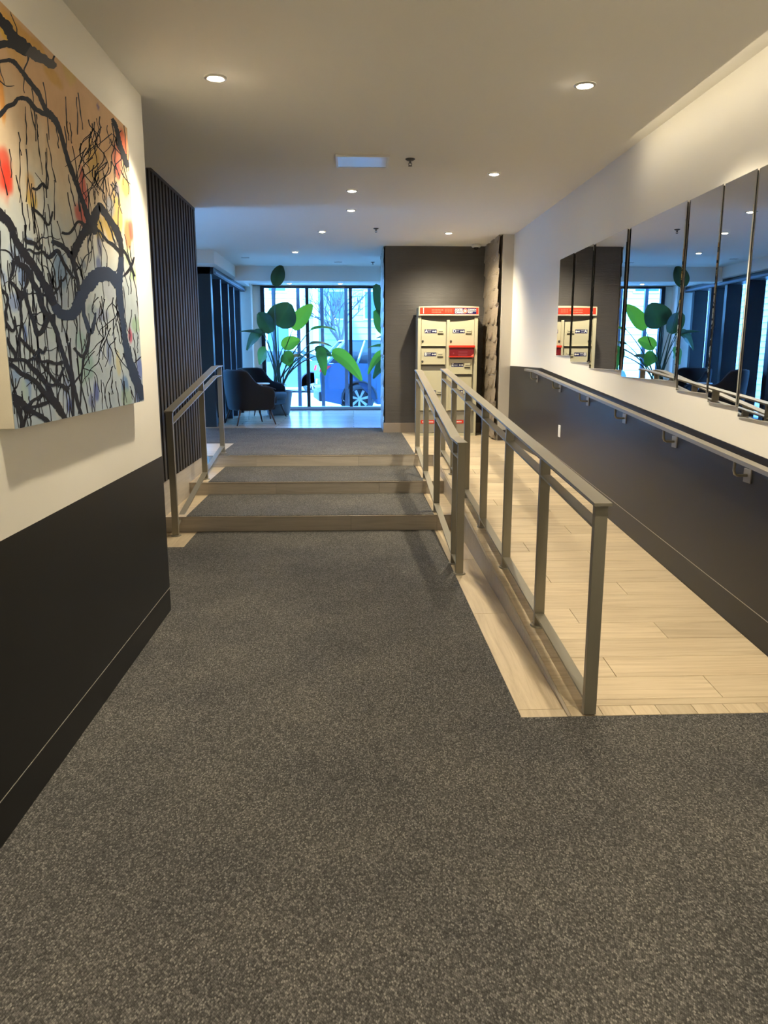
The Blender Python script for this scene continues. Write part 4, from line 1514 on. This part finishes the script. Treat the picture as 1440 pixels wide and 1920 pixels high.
ch1 = empty('armchair', (-1.70, 12.76, ZU), math.radians(28))
tag(ch1, 'dark velvet armchair nearer the camera, beside the stair railing', 'armchair', 'lobby armchairs')
armchair_parts(ch1)
ch2 = copy_tree(ch1)
ch2.location = (-1.66, 14.13, ZU)
ch2.rotation_euler = (0, 0, math.radians(-22))
tag(ch2, 'dark velvet armchair farther back, in front of the potted plant', 'armchair', 'lobby armchairs')

tb = empty('side_table', (-1.64, 13.45, ZU))
tag(tb, 'small round white side table between the two armchairs', 'table')
bm = bmesh.new()
add_lathe(bm, [(0.195, 0.615), (0.205, 0.622), (0.205, 0.632), (0.195, 0.638)], 40)
finish(bm, 'table_top', mat('white_table', linear=(0.75, 0.76, 0.78), rough=0.25), tb, True)
for k in range(3):
    a = 0.9 + 2 * PI * k / 3
    bm = bmesh.new()
    add_cyl(bm, (0.10 * math.cos(a), 0.10 * math.sin(a), 0.615), (0.18 * math.cos(a), 0.18 * math.sin(a), 0.0), 0.009, 0.007, 10)
    finish(bm, 'leg', CHROME, tb)

# ================================================================== PLANTS
L_DARK = leaf_mat('leaf_dark', (0.030, 0.055, 0.030), 0.22, (0.08, 0.16, 0.03))
L_MID = leaf_mat('leaf_mid', (0.04, 0.10, 0.035), 0.35, (0.14, 0.30, 0.03))
L_LITE = leaf_mat('leaf_light', (0.07, 0.15, 0.02), 0.42, (0.27, 0.45, 0.03))
STEM = mat('plant_stem', linear=(0.035, 0.075, 0.035), rough=0.5)
POT = mat('grey_pot', linear=(0.12, 0.125, 0.14), rough=0.5)
SOIL = mat('potting_soil', linear=(0.02, 0.015, 0.01), rough=0.95)


def leaf(parent, org, base, tip, width, m, droop=0.0, face=(0, -1, 0.2), fold=0.12, n=12):
    base, tip = Vector(base), Vector(tip)
    mid = (base + tip) / 2 + Vector((0, 0, droop))
    fc_ = Vector(face).normalized()
    bm = bmesh.new()
    rows_ = []
    for i in range(n + 1):
        t = i / n
        p = base * (1 - t) ** 2 + mid * 2 * t * (1 - t) + tip * t * t
        d = ((mid - base) * (1 - t) + (tip - mid) * t).normalized()
        side = d.cross(fc_).normalized()
        nr = side.cross(d).normalized()
        prof = (math.sin(PI * min(1, (t * 0.93 + 0.035)) ** 0.72)) ** 0.75
        w = width * 0.5 * prof
        r = []
        for k, s in enumerate((-1, -0.55, -0.06, 0.06, 0.55, 1)):
            wob = 0.03 * width * math.sin(9 * t + k * 2.0) if abs(s) == 1 else 0
            lift = fold * abs(s) * w * 1.6 + wob
            r.append(bm.verts.new(p - org + side * (s * w) + nr * (lift if abs(s) > 0.1 else -0.006)))
        rows_.append(r)
    for a, b in zip(rows_[:-1], rows_[1:]):
        for k in range(5):
            bm.faces.new((a[k], a[k + 1], b[k + 1], b[k]))
    o_ = finish(bm, 'leaf', m, parent, True)
    return o_


def stem(parent, org, foot, end, bend, r0=0.017, r1=0.006):
    foot, end = Vector(foot), Vector(end)
    c = foot + (end - foot) * 0.5 + Vector(bend)
    pts, rad = [], []
    for i in range(11):
        t = i / 10
        pts.append(foot * (1 - t) ** 2 + c * 2 * t * (1 - t) + end * t * t - org)
        rad.append(r0 + (r1 - r0) * t)
    bm = bmesh.new()
    add_tube(bm, pts, rad, 8)
    finish(bm, 'stem', STEM, parent, True)


def plant(label, loc, pot_r, pot_h, leaves, yd):
    org = Vector(loc)
    o = empty('potted_plant', loc)
    tag(o, label, 'plant')
    bm = bmesh.new()
    add_lathe(bm, [(pot_r * 0.72, 0), (pot_r * 0.78, 0.02), (pot_r, pot_h - 0.02), (pot_r, pot_h), (pot_r - 0.02, pot_h), (pot_r - 0.025, pot_h - 0.05)], 32)
    finish(bm, 'pot', POT, o, True)
    bm = bmesh.new()
    add_lathe(bm, [(pot_r - 0.03, pot_h - 0.06), (pot_r - 0.03, pot_h - 0.045), (0.03, pot_h - 0.03)], 24)
    finish(bm, 'soil', SOIL, o)
    rr = random.Random(5)
    for (bx_, by_, tx, ty, wpx, m, droop, dy, face, sb) in leaves:
        b = at(bx_, by_, yd + dy)
        t = at(tx, ty, yd + dy + 0.06)
        leaf(o, org, b, t, wpx * (yd + dy) / FPX, m, droop, face)
        foot = org + Vector((rr.uniform(-0.09, 0.09), rr.uniform(-0.08, 0.08), pot_h - 0.05))
        stem(o, org, foot, b, sb)
    return o


F0, F1, F2, F3 = (0, -1, 0.25), (0.3, -1, 0.5), (-0.4, -1, 0.6), (0.2, -0.5, 1)
leaves1 = [
    (516, 536, 529, 498, 25, L_DARK, 0.06, -1.12, F1, (-0.05, 0.0, 0.2)),
    (521, 612, 544, 569, 54, L_DARK, 0.02, 0.0, F0, (-0.03, 0, 0.1)),
    (515, 606, 505, 582, 26, L_DARK, 0.0, 0.05, F0, (-0.05, 0, 0.1)),
    (549, 617, 586, 571, 30, L_LITE, 0.04, 0.1, F0, (-0.06, 0, 0.0)),
    (508, 624, 483, 588, 30, L_DARK, 0.10, -0.1, F2, (0.02, 0, 0.1)),
    (492, 625, 463, 657, 24, L_DARK, 0.16, -0.15, F2, (0.06, 0, 0.15)),
    (497, 628, 449, 622, 13, L_DARK, 0.06, -0.12, F3, (0.06, 0, 0.15)),
    (500, 656, 487, 684, 26, L_MID, 0.10, -0.1, F2, (0.04, 0, 0.1)),
    (530, 652, 562, 638, 26, L_LITE, 0.05, 0.05, F0, (-0.04, 0, 0.1)),
    (583, 618, 630, 620, 12, L_MID, 0.10, 0.15, F3, (-0.14, 0, 0.08)),
    (580, 645, 622, 650, 12, L_DARK, 0.08, 0.2, F3, (-0.12, 0, 0.10)),
    (598, 652, 609, 704, 22, L_MID, 0.10, -0.1, F1, (-0.18, 0, 0.20)),
    (622, 661, 678, 714, 30, L_LITE, 0.20, -0.05, F1, (-0.28, 0, 0.28)),
    (590, 655, 622, 668, 16, L_DARK, 0.06, 0.05, F0, (-0.16, 0, 0.16)),
    (532, 662, 546, 688, 26, L_MID, 0.06, 0.0, F0, (-0.02, 0, 0.12)),
    (540, 676, 566, 668, 18, L_DARK, 0.06, 0.1, F3, (-0.06, 0, 0.10)),
]
plant('tall bird of paradise plant with broad leaves behind the armchairs', (-1.42, 14.72, ZU), 0.27, 0.46, leaves1, 14.72)
leaves2 = [
    (742, 606, 702, 534, 44, L_DARK, 0.05, 0.1, F0, (0.02, 0, 0.1)),
    (734, 628, 702, 582, 38, L_MID, 0.04, 0.0, F0, (0.02, 0, 0.1)),
    (736, 654, 690, 652, 14, L_MID, 0.08, 0.0, F3, (0.1, 0, 0.1)),
    (726, 662, 690, 702, 18, L_LITE, 0.22, -0.1, F2, (0.12, 0, 0.2)),
    (736, 668, 700, 710, 26, L_DARK, 0.12, 0.05, F2, (0.12, 0, 0.15)),
    (738, 636, 706, 634, 14, L_DARK, 0.06, 0.2, F3, (0.1, 0, 0.1)),
    (752, 612, 790, 560, 40, L_DARK, 0.05, 0.2, F0, (0.0, 0, 0.1)),
]
plant('leafy potted plant half hidden behind the dark feature wall', (1.0, 14.5, ZU), 0.25, 0.44, leaves2, 14.5)

# ================================================================== THE STREET OUTSIDE
ZS = 0.16
gd = struct(box('ground_street', -30, 30, 16.1, 60, ZS - 0.3, ZS, mat('asphalt', linear=(0.36, 0.36, 0.36), rough=0.9, bump=(30, 0.2))), 'bright street surface outside the window')
box('pavement', -30, 30, 16.1, 17.3, ZS, ZS + 0.06, mat('concrete', linear=(0.55, 0.55, 0.54), rough=0.9, bump=(30, 0.2)), gd)
struct(box('ground_side', -30, -2.46, 12.45, 16.1, ZS - 0.3, ZS + 0.02, mat('concrete')), 'pale paved strip outside the shopfront')


def wheel(parent, x, y, z, r, side, spokes=5):
    w = empty('wheel', (x, y, z))
    w.parent = parent
    tyre = mat('tyre', linear=(0.012, 0.012, 0.014), rough=0.8)
    rim = mat('alloy', linear=(0.55, 0.56, 0.58), rough=0.3, metal=0.8)
    bm = bmesh.new()
    seg, prof = 32, [(0.66, 0.09), (0.95, 0.10), (1.0, 0.06), (1.0, -0.06), (0.95, -0.10), (0.66, -0.09)]
    rings = [[bm.verts.new((r * a * math.cos(2 * PI * k / seg), side * b, r * a * math.sin(2 * PI * k / seg))) for k in range(seg)] for a, b in prof]
    for i in range(len(rings)):
        A, B = rings[i], rings[(i + 1) % len(rings)]
        for k in range(seg):
            bm.faces.new((A[k], A[(k + 1) % seg], B[(k + 1) % seg], B[k]))
    finish(bm, 'tyre', tyre, w, True)
    bm = bmesh.new()
    add_cyl(bm, (0, -side * 0.02, 0), (0, side * 0.02, 0), r * 0.62, None, 32)
    finish(bm, 'hub_well', mat('wheel_well', linear=(0.03, 0.035, 0.045), rough=0.6), w)
    bm = bmesh.new()
    for k in range(spokes):
        a = 2 * PI * (k + 0.25) / spokes
        sw_ = 5.0 / spokes
        pts = [(0.06, -0.16 * sw_), (0.62, -0.26 * sw_), (0.62, 0.20 * sw_), (0.06, 0.10 * sw_)]
        add_prism(bm, [(r * (u * math.cos(a) - v * 0.55 * math.sin(a)), r * (u * math.sin(a) + v * 0.55 * math.cos(a))) for u, v in pts], 'Y', side * 0.03, side * 0.075)
    add_cyl(bm, (0, side * 0.02, 0), (0, side * 0.085, 0), r * 0.13, None, 16)
    finish(bm, 'rim', rim, w)


def car(label, loc, rz, paint, L=4.5, hgt=1.58, hatch=True, spokes=5):
    """car with its length along local X (front at +X), near side at local y = -0.9"""
    o = empty('car', loc, rz)
    tag(o, label, 'car')
    wr_, wb = 0.345, 0.60 * L
    rx_, fx_ = -wb / 2 - 0.02, wb / 2 - 0.02
    W = 0.9

    def arch(cx, r):
        return [(cx + r * math.cos(a), wr_ + r * math.sin(a)) for a in [PI - PI * k / 10 for k in range(11)]]
    hl = L / 2
    low = [(-hl + 0.05, 0.32)] + [(rx_ - 0.42, 0.22)] + [p for p in arch(rx_, 0.41) if p[1] > 0.22] + [(rx_ + 0.42, 0.22), (fx_ - 0.42, 0.22)] + \
          [p for p in arch(fx_, 0.41) if p[1] > 0.22] + [(fx_ + 0.43, 0.22), (hl - 0.04, 0.30), (hl, 0.55), (hl - 0.10, 0.78), (hl - 0.9, 1.02),
          (0.75, 1.10), (-hl + 0.45, 1.16), (-hl + 0.06, 1.13), (-hl, 0.90), (-hl + 0.02, 0.5)]
    bm = bmesh.new()
    add_prism(bm, low, 'Y', -W, W)
    bmesh.ops.triangulate(bm, faces=[f for f in bm.faces if len(f.verts) > 4])
    finish(bm, 'body', paint, o)
    # cabin as a tapered loft
    bot = [(-hl + 0.16, 1.14), (0.98, 1.07)]
    topp = [(-hl + (0.62 if hatch else 1.1), hgt - 0.03), (0.30, hgt - 0.02)]
    bm = bmesh.new()
    yb_, yt = W - 0.05, W - 0.24
    add_hex(bm, [(bot[0][0], -yb_, bot[0][1]), (bot[1][0], -yb_, bot[1][1]), (bot[1][0], yb_, bot[1][1]), (bot[0][0], yb_, bot[0][1]),
                 (topp[0][0], -yt, topp[0][1]), (topp[1][0], -yt, topp[1][1]), (topp[1][0], yt, topp[1][1]), (topp[0][0], yt, topp[0][1])])
    finish(bm, 'cabin_glass', mat('car_glass', linear=(0.012, 0.02, 0.03), rough=0.05), o)
    bm = bmesh.new()
    add_box(bm, topp[0][0] - 0.04, topp[1][0] + 0.04, -yt - 0.01, yt + 0.01, hgt - 0.035, hgt, 0.012)
    finish(bm, 'roof', paint, o)

    def side_pt(u, t, s):
        xb = bot[0][0] + (bot[1][0] - bot[0][0]) * u
        xt = topp[0][0] + (topp[1][0] - topp[0][0]) * u
        zb = bot[0][1] + (bot[1][1] - bot[0][1]) * u
        return Vector((xb + (xt - xb) * t, s * (yb_ + (yt - yb_) * t + 0.004), zb + (hgt - 0.03 - zb) * t))
    for s in (-1, 1):
        for u, wd in ((0.0, 0.045), (0.22, 0.03), (0.56, 0.03), (1.0, 0.04)):
            bm = bmesh.new()
            add_tube(bm, [side_pt(u, 0, s), side_pt(u, 0.5, s), side_pt(u, 1, s)], wd, 6)
            finish(bm, 'pillar', paint, o)
        bm = bmesh.new()
        add_tube(bm, [side_pt(0, 0.0, s), side_pt(0.5, 0.0, s), side_pt(1, 0.0, s)], 0.014, 6)
        finish(bm, 'belt_trim', CHROME, o)
        bm = bmesh.new()
        add_box(bm, 0.78, 0.90, min(s * 0.9, s * 1.06), max(s * 0.9, s * 1.06), 1.0, 1.12, 0.02)
        finish(bm, 'door_mirror', paint, o)
        bm = bmesh.new()
        add_prism(bm, [(-hl + 0.26, 1.10), (-hl + 0.02, 1.09), (-hl - 0.01, 0.97), (-hl + 0.10, 0.93), (-hl + 0.17, 1.02)], 'Y', s * 0.80, s * 0.915)
        finish(bm, 'tail_light', mat('tail_light', linear=(0.75, 0.03, 0.05), rough=0.2), o)
        for xx in (-0.22 * L, 0.02, 0.24 * L):
            bm = bmesh.new()
            add_box(bm, xx - 0.004, xx + 0.004, min(s * 0.896, s * 0.903), max(s * 0.896, s * 0.903), 0.36, 1.0)
            finish(bm, 'door_seam', mat('tyre'), o)
    for cx in (rx_, fx_):
        for s in (-1, 1):
            bm = bmesh.new()
            pts = arch(cx, 0.405)
            add_tube(bm, [(x, s * 0.9, z) for x, z in pts], 0.022, 6)
            finish(bm, 'arch_trim', mat('dark_trim', linear=(0.02, 0.02, 0.025), rough=0.5), o)
            wheel(o, cx, s * 0.80, wr_, wr_, s, spokes)
    box('rear_bumper', -hl - 0.03, -hl + 0.12, -0.86, 0.86, 0.30, 0.52, mat('dark_trim'), o, 0.03)
    box('number_plate', -hl - 0.012, -hl + 0.01, -0.24, 0.24, 0.66, 0.78, WHITE, o)
    return o


NAVYP = mat('car_dark_blue', linear=(0.045, 0.085, 0.17), rough=0.22, coat=0.6)
SLATE = mat('car_slate', linear=(0.08, 0.11, 0.16), rough=0.25, coat=0.6)
car('dark blue crossover car parked nearest the window, red tail light showing', (1.42, 18.85, ZS), math.radians(7), NAVYP, 4.6, 1.68, True, 7)
p2 = at(585, 720, 28.0)
car('slate car parked farther off across the street, behind the crossover', (p2.x - 1.35, 29.0, ZS - 0.02), math.radians(180), SLATE, 4.4, 1.52, False, 10)

# buildings across the street
WSID = mat('white_siding', linear=(0.70, 0.71, 0.72), rough=0.7)
GSID = mat('grey_siding', linear=(0.30, 0.36, 0.42), rough=0.7)
BWIN = mat('far_window', linear=(0.05, 0.09, 0.14), rough=0.1)


def house(label, x0, x1, y0, y1, h, m, boards=0.0, wins=(), face='Y'):
    o = empty('building', ((x0 + x1) / 2, y0, ZS))
    tag(o, label, 'building')
    ox, oy = (x0 + x1) / 2, y0
    box('walls', x0 - ox, x1 - ox, 0, y1 - y0, -0.1, h, m, o)
    box('roof_edge', x0 - ox - 0.2, x1 - ox + 0.2, -0.2, y1 - y0 + 0.2, h, h + 0.25, GSID, o)
    if boards:
        bme = None
        z = 0.1
        while z < h - 0.1:
            if bme is None:
                bm = bmesh.new()
                if face == 'Y':
                    add_prism(bm, [(-0.05, 0.0), (-0.012, boards * 0.96), (0.0, boards * 0.96), (0.0, 0.0)], 'X', x0 - ox, x1 - ox)
                else:
                    add_prism(bm, [(x1 - ox + 0.05, 0.0), (x1 - ox + 0.012, boards * 0.96), (x1 - ox, boards * 0.96), (x1 - ox, 0.0)], 'Y', 0, y1 - y0)
                b = finish(bm, 'board', m, o)
                bme = b.data
            else:
                b = link(bpy.data.objects.new('board', bme), o)
            b.location.z = z
            z += boards
    for (wx, wz, ww, wh_) in wins:
        if face == 'Y':
            f = box('window', wx - ww / 2 - 0.08 - ox, wx + ww / 2 + 0.08 - ox, -0.09, 0.0, wz - 0.08, wz + wh_ + 0.08, WHITE, o)
            box('window_pane', wx - ww / 2 - ox, wx + ww / 2 - ox, -0.10, -0.05, wz, wz + wh_, BWIN, f)
        else:
            f = box('window', x1 - ox, x1 - ox + 0.09, wx - ww / 2 - 0.08 - oy, wx + ww / 2 + 0.08 - oy, wz - 0.08, wz + wh_ + 0.08, WHITE, o)
            box('window_pane', x1 - ox + 0.05, x1 - ox + 0.10, wx - ww / 2 - oy, wx + ww / 2 - oy, wz, wz + wh_, BWIN, f)
    return o


house('white boarded building behind the left part of the street window', -9.0, -2.2, 34, 44, 9.0, WSID, 0.30,
      [(-7.5, 4.0, 1.0, 1.6), (-5.6, 4.0, 1.0, 1.6), (-3.2, 4.0, 0.7, 1.6), (-5.6, 1.2, 1.0, 1.5), (-3.2, 1.2, 0.9, 1.5)])
house('grey building at the end of the street behind the bare tree', -2.0, 2.3, 46, 54, 8.0, GSID, 0.35, [(-0.9, 3.4, 0.8, 1.5), (1.1, 3.4, 0.8, 1.5)])
house('bright white building behind the dark blue car', 1.2, 9.0, 33, 42, 9.0, WSID, 0.0, [(7.4, 4.0, 1.0, 1.6)])
house('white boarded building opposite the shopfront', -13.0, -6.2, 10.0, 24.0, 7.0, WSID, 0.16, [(14.0, 3.4, 1.2, 1.2), (18.0, 3.4, 1.2, 1.2)], 'X')

# bare tree
tr = empty('bare_tree', (0.0, 31.0, ZS))
tag(tr, 'leafless street tree between the far buildings', 'tree')
BARK = mat('bark', linear=(0.05, 0.05, 0.055), rough=0.9)
rt_ = random.Random(11)
bm = bmesh.new()
add_tube(bm, [(-0.55, 0, -0.05), (-0.52, 0, 1.0), (-0.45, 0, 1.8)], [0.14, 0.11, 0.09], 8)
finish(bm, 'trunk', BARK, tr, True)
bm = bmesh.new()


def grow(p, d, ln, r, k):
    pts = [p]
    for s in range(3):
        d = (d + Vector((rt_.uniform(-0.25, 0.25), rt_.uniform(-0.25, 0.25), rt_.uniform(-0.1, 0.2)))).normalized()
        p = p + d * ln / 3
        pts.append(p)
    add_tube(bm, pts, [r, r * 0.85, r * 0.7, r * 0.55], 5)
    if k > 0:
        for _ in range(3):
            nd = (d + Vector((rt_.uniform(-0.9, 0.9), rt_.uniform(-0.6, 0.6), rt_.uniform(-0.2, 0.5)))).normalized()
            grow(pts[rt_.choice((2, 3))], nd, ln * 0.72, r * 0.55, k - 1)


for a in range(5):
    grow(Vector((-0.46, 0, 1.7)), Vector((rt_.uniform(-0.7, 0.7), rt_.uniform(-0.5, 0.5), 1)), 1.1, 0.06, 3)
finish(bm, 'branches', BARK, tr)
